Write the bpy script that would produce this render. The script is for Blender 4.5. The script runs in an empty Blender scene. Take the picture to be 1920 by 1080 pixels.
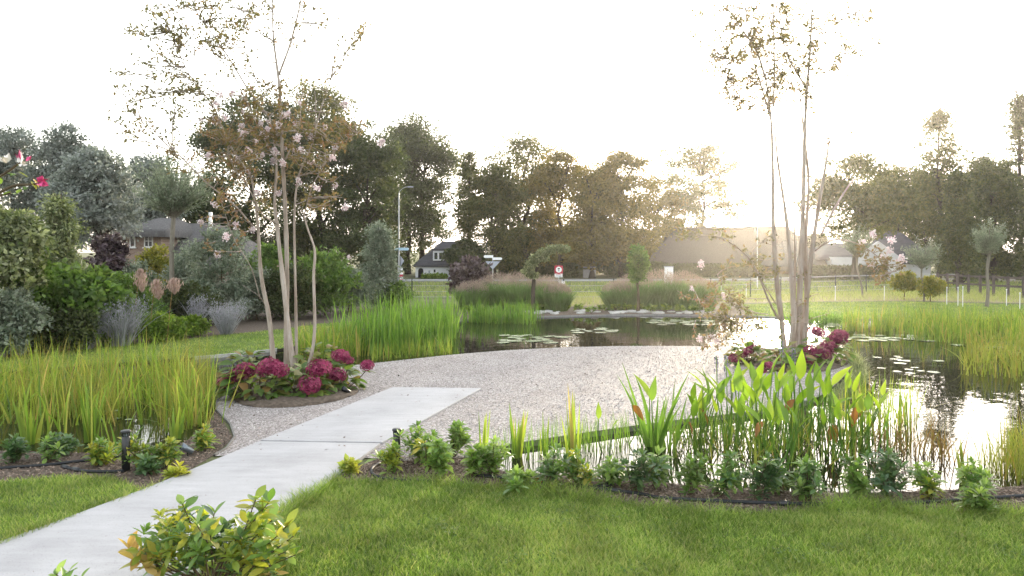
import bpy, math
import numpy as np
from mathutils import Vector, Matrix, Euler, geometry

R = math.radians
rng = np.random.default_rng(11)
sc = bpy.context.scene
COL = sc.collection

# ------------------------------------------------------------------ camera, sky, sun, exposure
H_CAM, F_PX, HZ = 2.6, 1400.0, 470.0          # eye height (m), focal length and horizon row in 1920x1080 photo pixels
cam_d = bpy.data.cameras.new('camera')
cam = bpy.data.objects.new('camera', cam_d)
COL.objects.link(cam)
cam.location = (0, 0, H_CAM)
cam.rotation_euler = (R(90), 0, 0)
cam_d.sensor_width = 36.0
cam_d.lens = F_PX / 1920 * 36
cam_d.shift_y = -(540 - HZ) / 1920
cam_d.clip_start = 0.1
cam_d.clip_end = 3000
cam_d.dof.use_dof = True
cam_d.dof.focus_distance = 15.0
cam_d.dof.aperture_fstop = 9.0
sc.camera = cam

SUN_AZ, SUN_EL = R(20.3), R(5.2)
world = bpy.data.worlds.new('World')
sc.world = world
world.use_nodes = True
wn = world.node_tree
bg = wn.nodes['Background']
sky = wn.nodes.new('ShaderNodeTexSky')
sky.sky_type = 'NISHITA'
sky.sun_disc = False
sky.sun_elevation = SUN_EL
sky.sun_rotation = SUN_AZ
sky.air_density = 1.0
sky.dust_density = 3.0
sky.ozone_density = 1.0
hsv = wn.nodes.new('ShaderNodeHueSaturation')
hsv.inputs['Saturation'].default_value = 0.5
wn.links.new(sky.outputs[0], hsv.inputs['Color'])
gam = wn.nodes.new('ShaderNodeGamma')                   # thin overcast evens the sky out
gam.inputs['Gamma'].default_value = 0.52
gain = wn.nodes.new('ShaderNodeVectorMath')
gain.operation = 'SCALE'
gain.inputs['Scale'].default_value = 2.5
wn.links.new(hsv.outputs[0], gam.inputs[0])
wn.links.new(gam.outputs[0], gain.inputs[0])
wn.links.new(gain.outputs[0], bg.inputs[0])
bg.inputs[1].default_value = 0.15

sun_d = bpy.data.lights.new('sun', 'SUN')
sun_d.energy = 2.2
sun_d.angle = R(4.0)
sun_d.color = (1.0, 0.84, 0.62)
sun = bpy.data.objects.new('sun', sun_d)
COL.objects.link(sun)
sdir = Vector((math.sin(SUN_AZ) * math.cos(SUN_EL), math.cos(SUN_AZ) * math.cos(SUN_EL), math.sin(SUN_EL)))
sun.location = sdir * 200
sun.rotation_euler = sdir.to_track_quat('Z', 'Y').to_euler()

vs = sc.view_settings
vs.view_transform = 'Standard'
vs.look = 'None'
vs.gamma = 1.0
vs.use_curve_mapping = False
vs.exposure = 2.25
cy = sc.cycles
cy.use_denoising = True
cy.max_bounces = 7
cy.diffuse_bounces = 3
cy.glossy_bounces = 3
cy.transmission_bounces = 4
cy.transparent_max_bounces = 6
cy.volume_bounces = 0
cy.use_adaptive_sampling = True
cy.adaptive_threshold = 0.02
cy.caustics_reflective = False
cy.caustics_refractive = False

# ------------------------------------------------------------------ helpers
def G(px, py, z=0.0):
    """ground point (height z) seen at photo pixel"""
    d = (H_CAM - z) * F_PX / (py - HZ)
    return np.array([(px - 960) / F_PX * d, d, z])

def W(px, py, d):
    return np.array([(px - 960) / F_PX * d, d, H_CAM - (py - HZ) / F_PX * d])

def unit(v):
    return v / np.maximum(np.linalg.norm(v, axis=-1, keepdims=True), 1e-9)

class Acc:
    def __init__(s):
        s.V, s.Q, s.T, s.qt, s.tt, s.n = [], [], [], [], [], 0
    def add(s, V, Q=None, T=None, qt=None, tt=None):
        V = np.asarray(V, float).reshape(-1, 3)
        if Q is not None and len(Q):
            Q = np.asarray(Q, int).reshape(-1, 4) + s.n
            s.Q.append(Q); s.qt.append(np.broadcast_to(0.5 if qt is None else qt, len(Q)))
        if T is not None and len(T):
            T = np.asarray(T, int).reshape(-1, 3) + s.n
            s.T.append(T); s.tt.append(np.broadcast_to(0.5 if tt is None else tt, len(T)))
        s.V.append(V); s.n += len(V)
    def mesh(s, name, mat=None, smooth=False):
        me = bpy.data.meshes.new(name)
        V = np.concatenate(s.V) if s.V else np.zeros((0, 3))
        Q = np.concatenate(s.Q) if s.Q else np.zeros((0, 4), int)
        T = np.concatenate(s.T) if s.T else np.zeros((0, 3), int)
        me.vertices.add(len(V)); me.vertices.foreach_set('co', V.astype(np.float32).ravel())
        loops = np.concatenate([Q.ravel(), T.ravel()]).astype(np.int32)
        me.loops.add(len(loops)); me.loops.foreach_set('vertex_index', loops)
        nq, ntr = len(Q), len(T)
        st = np.concatenate([np.arange(nq) * 4, nq * 4 + np.arange(ntr) * 3]).astype(np.int32)
        me.polygons.add(nq + ntr); me.polygons.foreach_set('loop_start', st)
        tint = np.concatenate([np.concatenate(s.qt) if s.qt else np.zeros(0), np.concatenate(s.tt) if s.tt else np.zeros(0)]).astype(np.float32)
        at = me.attributes.new('tint', 'FLOAT', 'FACE'); at.data.foreach_set('value', tint)
        me.update(calc_edges=True); me.validate()
        me.polygons.foreach_set('use_smooth', np.full(len(me.polygons), bool(smooth)))
        if mat: me.materials.append(mat)
        return me

def ob(name, me, parent=None, loc=None, rot=None, scale=None, label=None, cat=None, group=None, kind=None):
    o = bpy.data.objects.new(name, me)
    COL.objects.link(o)
    if parent is not None: o.parent = parent
    if loc is not None: o.location = loc
    if rot is not None: o.rotation_euler = rot
    if scale is not None: o.scale = (scale,) * 3 if np.isscalar(scale) else scale
    if label: o['label'] = label
    if cat: o['category'] = cat
    if group: o['group'] = group
    if kind: o['kind'] = kind
    return o

def thing(name, label, cat, loc=(0, 0, 0), group=None, rotz=0.0):
    o = ob(name, None, loc=loc, rot=(0, 0, rotz), label=label, cat=cat, group=group)
    o.empty_display_size = 0.2
    return o

def tube(acc, pts, rad, sides=6, tint=0.5, cap=True):
    P = np.asarray(pts, float); k = len(P)
    r = np.broadcast_to(np.asarray(rad, float), k)
    T = np.gradient(P, axis=0); T = unit(T)
    ref = np.array([0, 0, 1.0]) if abs(T[:, 2]).mean() < 0.8 else np.array([1.0, 0, 0])
    A = unit(np.cross(T, ref)); B = np.cross(T, A)
    a = np.arange(sides) * 2 * np.pi / sides
    V = P[:, None] + r[:, None, None] * (np.cos(a)[None, :, None] * A[:, None] + np.sin(a)[None, :, None] * B[:, None])
    i = np.arange(k - 1)[:, None] * sides; j = np.arange(sides)[None]; j2 = (j + 1) % sides
    Q = np.stack([i + j, i + j2, i + sides + j2, i + sides + j], -1).reshape(-1, 4)
    V = V.reshape(-1, 3); Tr = None
    if cap:
        V = np.concatenate([V, P[:1], P[-1:]]); n = k * sides; jj = np.arange(sides); jn = (jj + 1) % sides
        Tr = np.concatenate([np.stack([jn, jj, np.full(sides, n)], 1), np.stack([(k - 1) * sides + jj, (k - 1) * sides + jn, np.full(sides, n + 1)], 1)])
    acc.add(V, Q, Tr, tint, tint)

def curve(pts, n=4):
    """Catmull-Rom resample of an open polyline"""
    P = np.asarray(pts, float)
    E = np.concatenate([2 * P[:1] - P[1:2], P, 2 * P[-1:] - P[-2:-1]])
    out = []
    for i in range(1, len(E) - 2):
        t = np.linspace(0, 1, n, endpoint=False)[:, None]
        a, b, c, d = E[i - 1], E[i], E[i + 1], E[i + 2]
        out.append(0.5 * (2 * b + (c - a) * t + (2 * a - 5 * b + 4 * c - d) * t ** 2 + (3 * b - a - 3 * c + d) * t ** 3))
    out.append(P[-1:])
    return np.concatenate(out)

def box(acc, lo, hi, tint=0.5):
    x0, y0, z0 = lo; x1, y1, z1 = hi
    V = [(x0, y0, z0), (x1, y0, z0), (x1, y1, z0), (x0, y1, z0), (x0, y0, z1), (x1, y0, z1), (x1, y1, z1), (x0, y1, z1)]
    acc.add(V, [(3, 2, 1, 0), (4, 5, 6, 7), (0, 1, 5, 4), (1, 2, 6, 5), (2, 3, 7, 6), (3, 0, 4, 7)], qt=tint)

def bevelled(o, w=0.01, seg=2):
    m = o.modifiers.new('edge', 'BEVEL'); m.width = w; m.segments = seg; m.limit_method = 'ANGLE'
    return o

def boxob(name, lo, hi, mat, parent=None, bevel=0.0, **kw):
    a = Acc(); box(a, lo, hi); o = ob(name, a.mesh(name, mat), parent, **kw)
    return bevelled(o, bevel) if bevel else o

def lathe(acc, prof, c=(0, 0, 0), sides=16, tint=0.5):
    a = np.arange(sides) * 2 * np.pi / sides
    V = np.array([[(c[0] + r * np.cos(t), c[1] + r * np.sin(t), c[2] + z) for t in a] for r, z in prof]).reshape(-1, 3)
    Q = [(i * sides + j, i * sides + (j + 1) % sides, (i + 1) * sides + (j + 1) % sides, (i + 1) * sides + j) for i in range(len(prof) - 1) for j in range(sides)]
    acc.add(V, Q, qt=tint)

def leaves(acc, P, D, L, Wd, up=0.6, fold=0.12, tint=None, mid=0.45):
    n = len(P); D = unit(D); L = np.broadcast_to(L, n)[:, None]; Wd = np.broadcast_to(Wd, n)[:, None]
    N = rng.normal(size=(n, 3)); N[:, 2] += up * 2
    S = unit(np.cross(D, N)); N = np.cross(S, D)
    V = np.stack([P, P + D * L * mid + S * Wd / 2 + N * fold * Wd, P + D * L, P + D * L * mid - S * Wd / 2 + N * fold * Wd], 1)
    Q = np.arange(n * 4).reshape(n, 4)
    acc.add(V.reshape(-1, 3), Q, qt=rng.random(n) if tint is None else tint)

def blades(acc, P, H, Wd, lean, curl, seg=3, ang=None, tint=None, face=None, taper=0.8):
    n = len(P); H = np.broadcast_to(H, n); Wd = np.broadcast_to(Wd, n); lean = np.broadcast_to(lean, n); curl = np.broadcast_to(curl, n)
    a = rng.random(n) * 2 * np.pi if ang is None else ang
    f = rng.random(n) * np.pi if face is None else face
    D = np.stack([np.cos(a), np.sin(a), 0 * a], 1); S = np.stack([np.cos(f), np.sin(f), 0 * f], 1)
    t = np.linspace(0, 1, seg + 1)
    off = lean[:, None] * t + curl[:, None] * t ** 2.2
    zz = t[None] * (1 - 0.35 * np.abs(curl)[:, None] * t ** 2)
    C = P[:, None] + (D[:, None] * off[..., None] + np.array([0, 0, 1.0]) * zz[..., None]) * H[:, None, None]
    w = (1 - t ** 2.0 * taper)
    V = np.empty((n, 2 * seg + 1, 3))
    V[:, 0:2 * seg:2] = C[:, :seg] + S[:, None] * (w[:seg, None] * Wd[:, None, None] / 2)
    V[:, 1:2 * seg:2] = C[:, :seg] - S[:, None] * (w[:seg, None] * Wd[:, None, None] / 2)
    V[:, -1] = C[:, -1]
    b = np.arange(n)[:, None] * (2 * seg + 1)
    Q = np.concatenate([np.stack([b[:, 0] + 2 * i, b[:, 0] + 2 * i + 1, b[:, 0] + 2 * i + 3, b[:, 0] + 2 * i + 2], 1) for i in range(seg - 1)]) if seg > 1 else None
    T = np.stack([b[:, 0] + 2 * seg - 2, b[:, 0] + 2 * seg - 1, b[:, 0] + 2 * seg], 1)
    tn = rng.random(n) if tint is None else tint
    acc.add(V.reshape(-1, 3), Q, T, np.tile(tn, seg - 1) if seg > 1 else None, tn)

def inpoly(pts, poly):
    x, y = pts[:, 0], pts[:, 1]; r = np.zeros(len(pts), bool); P = np.asarray(poly)[:, :2]; j = len(P) - 1
    for i in range(len(P)):
        c = ((P[i, 1] > y) != (P[j, 1] > y)) & (x < (P[j, 0] - P[i, 0]) * (y - P[i, 1]) / (P[j, 1] - P[i, 1] + 1e-12) + P[i, 0])
        r ^= c; j = i
    return r

def scatter(poly, n):
    P = np.asarray(poly)[:, :2]; lo, hi = P.min(0), P.max(0); out = np.zeros((0, 2))
    while len(out) < n:
        c = lo + rng.random((n * 2, 2)) * (hi - lo)
        out = np.concatenate([out, c[inpoly(c, P)]])
    out = out[:n]
    return np.column_stack([out, np.zeros(n)])

def sheet(name, poly, mat, z, kind='structure', holes=(), **kw):
    loops = [[Vector((p[0], p[1], 0)) for p in poly]] + [[Vector((p[0], p[1], 0)) for p in h] for h in holes]
    tr = geometry.tessellate_polygon(loops)
    V = np.array([tuple(v) for l in loops for v in l]); V[:, 2] = z
    T = np.array(tr)
    e1, e2 = V[T[:, 1]] - V[T[:, 0]], V[T[:, 2]] - V[T[:, 0]]
    fl = np.cross(e1, e2)[:, 2] < 0
    T[fl] = T[fl][:, ::-1]
    a = Acc(); a.add(V, None, T)
    return ob(name, a.mesh(name, mat), kind=kind, **kw)

# ------------------------------------------------------------------ materials
def newmat(name):
    m = bpy.data.materials.new(name); m.use_nodes = True
    nt = m.node_tree
    return m, nt, nt.nodes['Principled BSDF'], nt.nodes['Material Output']

def nd(nt, typ, **kw):
    n = nt.nodes.new(typ)
    for k, v in kw.items():
        if k in n.inputs: n.inputs[k].default_value = v
        else: setattr(n, k, v)
    return n

def ramp(nt, cols, fac):
    r = nt.nodes.new('ShaderNodeValToRGB'); e = r.color_ramp.elements
    while len(e) < len(cols): e.new(0.5)
    for i, c in enumerate(cols):
        p, c = (c if len(c) == 2 else (i / (len(cols) - 1), c))
        e[i].position = p; e[i].color = (*c, 1)
    nt.links.new(fac, r.inputs[0])
    return r.outputs[0]

def leafmat(name, cols, trans=0.45, rough=0.5, spec=0.3, obj=False, tb=1.25, tc=(1.1, 1.15, 0.6)):
    m, nt, b, out = newmat(name)
    at = nd(nt, 'ShaderNodeAttribute', attribute_name='tint')
    oi = nd(nt, 'ShaderNodeObjectInfo')
    src = oi.outputs['Random'] if obj else at.outputs['Fac']
    cols = [tuple(min(0.85, v * (1.4 if max(q) < 0.3 else 1.1)) for v in q) for q in cols]
    c = ramp(nt, cols, src)
    nz = nd(nt, 'ShaderNodeTexNoise'); nz.inputs['Scale'].default_value = 2.2
    geo = nd(nt, 'ShaderNodeNewGeometry'); nt.links.new(geo.outputs['Position'], nz.inputs['Vector'])
    h = nd(nt, 'ShaderNodeHueSaturation')
    mr = nd(nt, 'ShaderNodeMapRange'); nt.links.new(nz.outputs[0], mr.inputs[0])
    for i, v in ((1, 0.3), (2, 0.7), (3, 0.75), (4, 1.25)): mr.inputs[i].default_value = v
    nt.links.new(c, h.inputs['Color']); nt.links.new(mr.outputs[0], h.inputs['Value'])
    nt.links.new(h.outputs[0], b.inputs['Base Color'])
    b.inputs['Roughness'].default_value = rough; b.inputs['Specular IOR Level'].default_value = spec
    t = nd(nt, 'ShaderNodeBsdfTranslucent')
    g = nd(nt, 'ShaderNodeMix', data_type='RGBA', blend_type='MULTIPLY'); g.inputs[0].default_value = 1
    nt.links.new(h.outputs[0], g.inputs[6]); g.inputs[7].default_value = (tb * tc[0], tb * tc[1], tb * tc[2], 1)
    nt.links.new(g.outputs[2], t.inputs[0])
    mx = nd(nt, 'ShaderNodeMixShader'); mx.inputs[0].default_value = trans
    nt.links.new(b.outputs[0], mx.inputs[1]); nt.links.new(t.outputs[0], mx.inputs[2]); nt.links.new(mx.outputs[0], out.inputs[0])
    return m

def surf(name, cols, scale=4.0, rough=0.8, bump=0.3, bscale=None, detail=6, stretch=None, spec=0.3, metal=0.0, bdist=0.02):
    m, nt, b, out = newmat(name)
    tc = nd(nt, 'ShaderNodeTexCoord'); mp = nd(nt, 'ShaderNodeMapping')
    nt.links.new(tc.outputs['Object'], mp.inputs[0])
    if stretch: mp.inputs['Scale'].default_value = stretch
    nz = nd(nt, 'ShaderNodeTexNoise'); nz.inputs['Scale'].default_value = scale; nz.inputs['Detail'].default_value = detail; nz.inputs['Roughness'].default_value = 0.65
    nt.links.new(mp.outputs[0], nz.inputs['Vector'])
    mr = nd(nt, 'ShaderNodeMapRange'); mr.inputs[1].default_value = 0.28; mr.inputs[2].default_value = 0.72
    nt.links.new(nz.outputs[0], mr.inputs[0])
    nt.links.new(ramp(nt, cols, mr.outputs[0]), b.inputs['Base Color'])
    b.inputs['Roughness'].default_value = rough; b.inputs['Specular IOR Level'].default_value = spec; b.inputs['Metallic'].default_value = metal
    if bump:
        n2 = nd(nt, 'ShaderNodeTexNoise'); n2.inputs['Scale'].default_value = bscale or scale * 6; n2.inputs['Detail'].default_value = 4
        nt.links.new(mp.outputs[0], n2.inputs['Vector'])
        bp = nd(nt, 'ShaderNodeBump'); bp.inputs['Strength'].default_value = bump; bp.inputs['Distance'].default_value = bdist
        nt.links.new(n2.outputs[0], bp.inputs['Height']); nt.links.new(bp.outputs[0], b.inputs['Normal'])
    return m

def gravelmat(name):
    m, nt, b, out = newmat(name)
    tc = nd(nt, 'ShaderNodeTexCoord')
    v = nd(nt, 'ShaderNodeTexVoronoi'); v.inputs['Scale'].default_value = 55
    v2 = nd(nt, 'ShaderNodeTexVoronoi'); v2.inputs['Scale'].default_value = 55; 
    nz = nd(nt, 'ShaderNodeTexNoise'); nz.inputs['Scale'].default_value = 0.9; nz.inputs['Detail'].default_value = 5
    for n in (v, v2, nz): nt.links.new(tc.outputs['Object'], n.inputs['Vector'])
    sx = nd(nt, 'ShaderNodeSeparateColor'); nt.links.new(v.outputs['Color'], sx.inputs[0])
    c = ramp(nt, [(0.0, (0.11, 0.092, 0.085)), (0.3, (0.24, 0.212, 0.202)), (0.75, (0.36, 0.326, 0.315)), (1.0, (0.58, 0.55, 0.535))], sx.outputs[0])
    mx = nd(nt, 'ShaderNodeMix', data_type='RGBA', blend_type='MULTIPLY'); mx.inputs[0].default_value = 0.55
    nt.links.new(c, mx.inputs[6]); nt.links.new(ramp(nt, [(0.3, (0.62, 0.59, 0.56)), (0.62, (1, 1, 1))], nz.outputs[0]), mx.inputs[7])
    nt.links.new(mx.outputs[2], b.inputs['Base Color'])
    b.inputs['Roughness'].default_value = 0.75
    bp = nd(nt, 'ShaderNodeBump'); bp.inputs['Strength'].default_value = 0.9; bp.inputs['Distance'].default_value = 0.012; bp.invert = True
    nt.links.new(v2.outputs['Distance'], bp.inputs['Height']); nt.links.new(bp.outputs[0], b.inputs['Normal'])
    return m

def brickmat(name):
    m, nt, b, out = newmat(name)
    tc = nd(nt, 'ShaderNodeTexCoord'); mp = nd(nt, 'ShaderNodeMapping'); mp.inputs['Rotation'].default_value = (R(90), 0, 0)
    nt.links.new(tc.outputs['Object'], mp.inputs[0])
    br = nd(nt, 'ShaderNodeTexBrick'); br.inputs['Scale'].default_value = 1
    for k, v in (('Brick Width', 0.22), ('Row Height', 0.075), ('Mortar Size', 0.008)): br.inputs[k].default_value = v
    br.inputs['Color1'].default_value = (0.23, 0.145, 0.112, 1); br.inputs['Color2'].default_value = (0.32, 0.225, 0.18, 1); br.inputs['Mortar'].default_value = (0.38, 0.34, 0.3, 1)
    nt.links.new(mp.outputs[0], br.inputs['Vector']); nt.links.new(br.outputs[0], b.inputs['Base Color']); b.inputs['Roughness'].default_value = 0.9
    return m

def plain(name, col, rough=0.6, spec=0.4, metal=0.0):
    return surf(name, [tuple(c * 0.88 for c in col), tuple(min(1, c * 1.08) for c in col)], 9, rough, 0.08, spec=spec, metal=metal, bdist=0.004)

def watermat():
    m, nt, b, out = newmat('pond_water')
    b.inputs['Base Color'].default_value = (0.012, 0.013, 0.008, 1)
    b.inputs['Roughness'].default_value = 0.012; b.inputs['IOR'].default_value = 1.333
    tc = nd(nt, 'ShaderNodeTexCoord')
    n1 = nd(nt, 'ShaderNodeTexNoise'); n1.inputs['Scale'].default_value = 1.6; n1.inputs['Detail'].default_value = 3
    nt.links.new(tc.outputs['Object'], n1.inputs['Vector'])
    bp = nd(nt, 'ShaderNodeBump'); bp.inputs['Strength'].default_value = 0.10; bp.inputs['Distance'].default_value = 0.05
    nt.links.new(n1.outputs[0], bp.inputs['Height']); nt.links.new(bp.outputs[0], b.inputs['Normal'])
    return m

def concretemat():
    m, nt, b, out = newmat('concrete')
    tc = nd(nt, 'ShaderNodeTexCoord')
    def noise(sc_, det, ro=0.6, st=None):
        n = nd(nt, 'ShaderNodeTexNoise'); n.inputs['Scale'].default_value = sc_; n.inputs['Detail'].default_value = det; n.inputs['Roughness'].default_value = ro
        if st:
            mp = nd(nt, 'ShaderNodeMapping'); mp.inputs['Scale'].default_value = st; mp.inputs['Rotation'].default_value = (0, 0, R(16)); nt.links.new(tc.outputs['Object'], mp.inputs[0]); nt.links.new(mp.outputs[0], n.inputs['Vector'])
        else: nt.links.new(tc.outputs['Object'], n.inputs['Vector'])
        return n.outputs[0]
    base = ramp(nt, [(0.25, (0.3, 0.294, 0.3)), (0.5, (0.385, 0.378, 0.386)), (0.75, (0.44, 0.433, 0.442))], noise(0.9, 8, 0.62))
    streak = ramp(nt, [(0.3, (0.86, 0.86, 0.86)), (0.6, (1, 1, 1))], noise(1.4, 6, 0.7, (1, 6, 1)))
    stain = ramp(nt, [(0.27, (0.68, 0.66, 0.62)), (0.36, (1, 1, 1))], noise(2.3, 9, 0.7))
    pore = ramp(nt, [(0.3, (0.6, 0.58, 0.56)), (0.38, (1, 1, 1))], noise(70, 2))
    prev = base
    for k in (streak, stain, pore):
        mx = nd(nt, 'ShaderNodeMix', data_type='RGBA', blend_type='MULTIPLY'); mx.inputs[0].default_value = 1
        nt.links.new(prev, mx.inputs[6]); nt.links.new(k, mx.inputs[7]); prev = mx.outputs[2]
    nt.links.new(prev, b.inputs['Base Color']); b.inputs['Roughness'].default_value = 0.65; b.inputs['Specular IOR Level'].default_value = 0.35
    bp = nd(nt, 'ShaderNodeBump'); bp.inputs['Strength'].default_value = 0.15; bp.inputs['Distance'].default_value = 0.004
    nt.links.new(noise(60, 4), bp.inputs['Height']); nt.links.new(bp.outputs[0], b.inputs['Normal'])
    return m

M = {}
M['water'] = watermat()
M['gravel'] = gravelmat('gravel')
M['brick'] = brickmat('brick')
M['ground'] = surf('rough_grass', [(0.06, 0.075, 0.028), (0.11, 0.12, 0.05), (0.19, 0.17, 0.085)], 0.5, 0.95, 0.6, 12, bdist=0.05)
M['lawn'] = surf('lawn_turf', [(0.065, 0.11, 0.022), (0.1, 0.155, 0.034), (0.15, 0.19, 0.055)], 1.6, 0.95, 0.6, 60)
M['drygrass'] = surf('dry_grass', [(0.15, 0.14, 0.06), (0.27, 0.22, 0.13), (0.33, 0.27, 0.18)], 0.8, 0.95, 0.6, 20)
M['soil'] = surf('bed_soil', [(0.05, 0.038, 0.028), (0.11, 0.085, 0.065), (0.19, 0.15, 0.12)], 14, 0.95, 0.9, 40, bdist=0.03)
M['mud'] = surf('pond_bank', [(0.025, 0.022, 0.016), (0.06, 0.052, 0.04)], 8, 0.9, 0.5)
M['concrete'] = concretemat()
M['road'] = surf('asphalt', [(0.16, 0.15, 0.15), (0.22, 0.21, 0.205)], 3, 0.9, 0.2, 60)
M['edging'] = plain('steel_edging', (0.13, 0.125, 0.115), 0.6)
M['black'] = plain('black_plastic', (0.012, 0.013, 0.015), 0.38, 0.5)
M['hose'] = plain('hose_rubber', (0.02, 0.022, 0.025), 0.6, 0.3)
M['alu'] = plain('aluminium', (0.2, 0.23, 0.26), 0.35, 0.5, 0.6)
M['bark'] = surf('bark', [(0.05, 0.04, 0.03), (0.11, 0.085, 0.065)], 3, 0.95, 0.8, 14, stretch=(6, 6, 1))
M['barkdark'] = surf('dark_bark', [(0.025, 0.02, 0.017), (0.06, 0.047, 0.037)], 3, 0.95, 0.8, 14, stretch=(6, 6, 1))
M['myrtlebark'] = surf('smooth_peeling_bark', [(0.2, 0.15, 0.115), (0.34, 0.28, 0.235), (0.47, 0.42, 0.38)], 2.2, 0.7, 0.3, 16, stretch=(5, 5, 0.8))
M['willowbark'] = surf('grey_bark', [(0.13, 0.11, 0.085), (0.25, 0.225, 0.185)], 4, 0.9, 0.7, 20, stretch=(5, 5, 1))
M['twig'] = surf('twig_bark', [(0.07, 0.05, 0.03), (0.13, 0.1, 0.06)], 8, 0.9, 0.2)
M['thatch'] = surf('thatch', [(0.04, 0.034, 0.031), (0.075, 0.064, 0.06), (0.12, 0.1, 0.092)], 2.5, 0.95, 0.9, 14, stretch=(4, 4, 0.8), bdist=0.06)
M['thatchgrey'] = surf('weathered_thatch', [(0.085, 0.08, 0.08), (0.14, 0.135, 0.135), (0.2, 0.19, 0.185)], 3.5, 0.95, 1.0, 18, stretch=(4, 4, 0.8), bdist=0.06)
M['rooftile'] = surf('slate_tiles', [(0.05, 0.05, 0.06), (0.1, 0.1, 0.115)], 1.5, 0.7, 0.6, 7, stretch=(1, 1, 6), bdist=0.04)
M['whitewall'] = surf('white_render', [(0.72, 0.73, 0.76), (0.82, 0.83, 0.86)], 0.8, 0.85, 0.15, 12)
M['paint'] = plain('white_paint', (0.78, 0.78, 0.78), 0.45)
M['glass'] = plain('window_glass', (0.03, 0.035, 0.045), 0.05, 0.6)
M['dark'] = plain('dark_opening', (0.01, 0.01, 0.012), 0.8)
M['red'] = plain('red_sign', (0.42, 0.02, 0.05), 0.45)
M['signwhite'] = plain('white_sign', (0.8, 0.8, 0.82), 0.4)
M['signgrey'] = plain('grey_sign_back', (0.34, 0.37, 0.44), 0.4)
M['signblue'] = plain('blue_sign', (0.02, 0.28, 0.55), 0.4)
M['paleblue'] = plain('pale_blue_sign', (0.35, 0.52, 0.66), 0.4)
M['steel'] = plain('galvanised_steel', (0.4, 0.41, 0.42), 0.45, 0.5, 0.5)
M['greenpost'] = plain('green_post', (0.025, 0.035, 0.03), 0.5)
M['wood'] = surf('weathered_wood', [(0.07, 0.055, 0.05), (0.15, 0.125, 0.115)], 5, 0.9, 0.5, 20, stretch=(1, 1, 5))
M['greywood'] = surf('grey_wood', [(0.16, 0.16, 0.165), (0.25, 0.25, 0.255)], 5, 0.9, 0.4, 20, stretch=(5, 5, 1))
M['stone'] = surf('pale_stone', [(0.3, 0.29, 0.27), (0.55, 0.54, 0.52)], 6, 0.85, 0.5, 20)
M['pebble'] = leafmat('pebble', [(0.12, 0.105, 0.1), (0.28, 0.25, 0.245), (0.55, 0.52, 0.51)], 0.0, 0.8)
M['chip'] = leafmat('bark_chip', [(0.05, 0.035, 0.025), (0.14, 0.1, 0.075), (0.26, 0.2, 0.16)], 0.0, 0.9)
# foliage
g = leafmat
M['grass'] = g('grass_blades', [(0.062, 0.104, 0.021), (0.128, 0.19, 0.04), (0.212, 0.258, 0.076), (0.37, 0.34, 0.17)], 0.5, 0.5)
M['oak'] = g('oak_leaves', [(0.035, 0.048, 0.016), (0.065, 0.075, 0.024), (0.105, 0.105, 0.035)], 0.5, tc=(1.2, 1.1, 0.6))
M['oakbacklit'] = g('oak_leaves_backlight_gold', [(0.06, 0.06, 0.017), (0.105, 0.095, 0.026), (0.16, 0.13, 0.038)], 0.55, tc=(1.3, 1.1, 0.55))  # oak leaves with the gold of the low backlight put into the colour
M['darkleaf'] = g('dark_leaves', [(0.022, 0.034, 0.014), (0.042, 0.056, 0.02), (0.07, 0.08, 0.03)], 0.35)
M['conifer'] = g('conifer_needles', [(0.03, 0.042, 0.015), (0.06, 0.07, 0.022), (0.1, 0.105, 0.03)], 0.25)
M['poplar'] = g('hazed_silver_poplar_leaves', [(0.1, 0.115, 0.1), (0.175, 0.19, 0.175), (0.29, 0.3, 0.29)], 0.4, tc=(1, 1.05, 0.9))  # silver leaves, lightened further by haze put into the colour
M['willow'] = g('silver_willow_leaves', [(0.1, 0.125, 0.085), (0.175, 0.2, 0.145), (0.28, 0.3, 0.24)], 0.4, tc=(1, 1.05, 0.8))
M['silver'] = g('silver_shrub_leaves', [(0.075, 0.1, 0.07), (0.15, 0.175, 0.13), (0.29, 0.31, 0.25)], 0.35, tc=(1, 1.05, 0.8))
M['silveryellow'] = g('yellow_silver_leaves', [(0.06, 0.08, 0.035), (0.13, 0.15, 0.075), (0.27, 0.28, 0.17)], 0.35)
M['green'] = g('green_shrub_leaves', [(0.045, 0.08, 0.02), (0.085, 0.14, 0.035), (0.14, 0.19, 0.06)], 0.45)
M['lime'] = g('lime_shrub_leaves', [(0.05, 0.09, 0.015), (0.11, 0.17, 0.025), (0.19, 0.24, 0.05)], 0.4)
M['gold'] = g('gold_shrub_leaves', [(0.08, 0.09, 0.015), (0.15, 0.15, 0.025), (0.24, 0.2, 0.04)], 0.4)
M['purple'] = g('purple_leaves', [(0.03, 0.018, 0.024), (0.06, 0.04, 0.05), (0.15, 0.12, 0.13)], 0.25)
M['sage'] = g('lilac_sage', [(0.2, 0.21, 0.2), (0.29, 0.29, 0.31), (0.38, 0.36, 0.42)], 0.3, tb=1.0, tc=(1, 1, 1))
M['plume'] = g('pink_plume', [(0.42, 0.29, 0.24), (0.55, 0.42, 0.37)], 0.4, tb=1.0, tc=(1, .95, .9))
M['reed'] = g('reed_blades', [(0.065, 0.115, 0.02), (0.115, 0.18, 0.028), (0.19, 0.235, 0.042), (0.28, 0.21, 0.075)], 0.5, 0.45, 0.35)
M['reedgreen'] = g('green_reed_blades', [(0.055, 0.115, 0.022), (0.1, 0.18, 0.032), (0.165, 0.24, 0.048)], 0.5, 0.45, 0.35)
M['rush'] = g('yellow_rushes', [(0.11, 0.145, 0.026), (0.185, 0.205, 0.04), (0.25, 0.18, 0.058)], 0.45, 0.5, tb=1.2)
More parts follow.
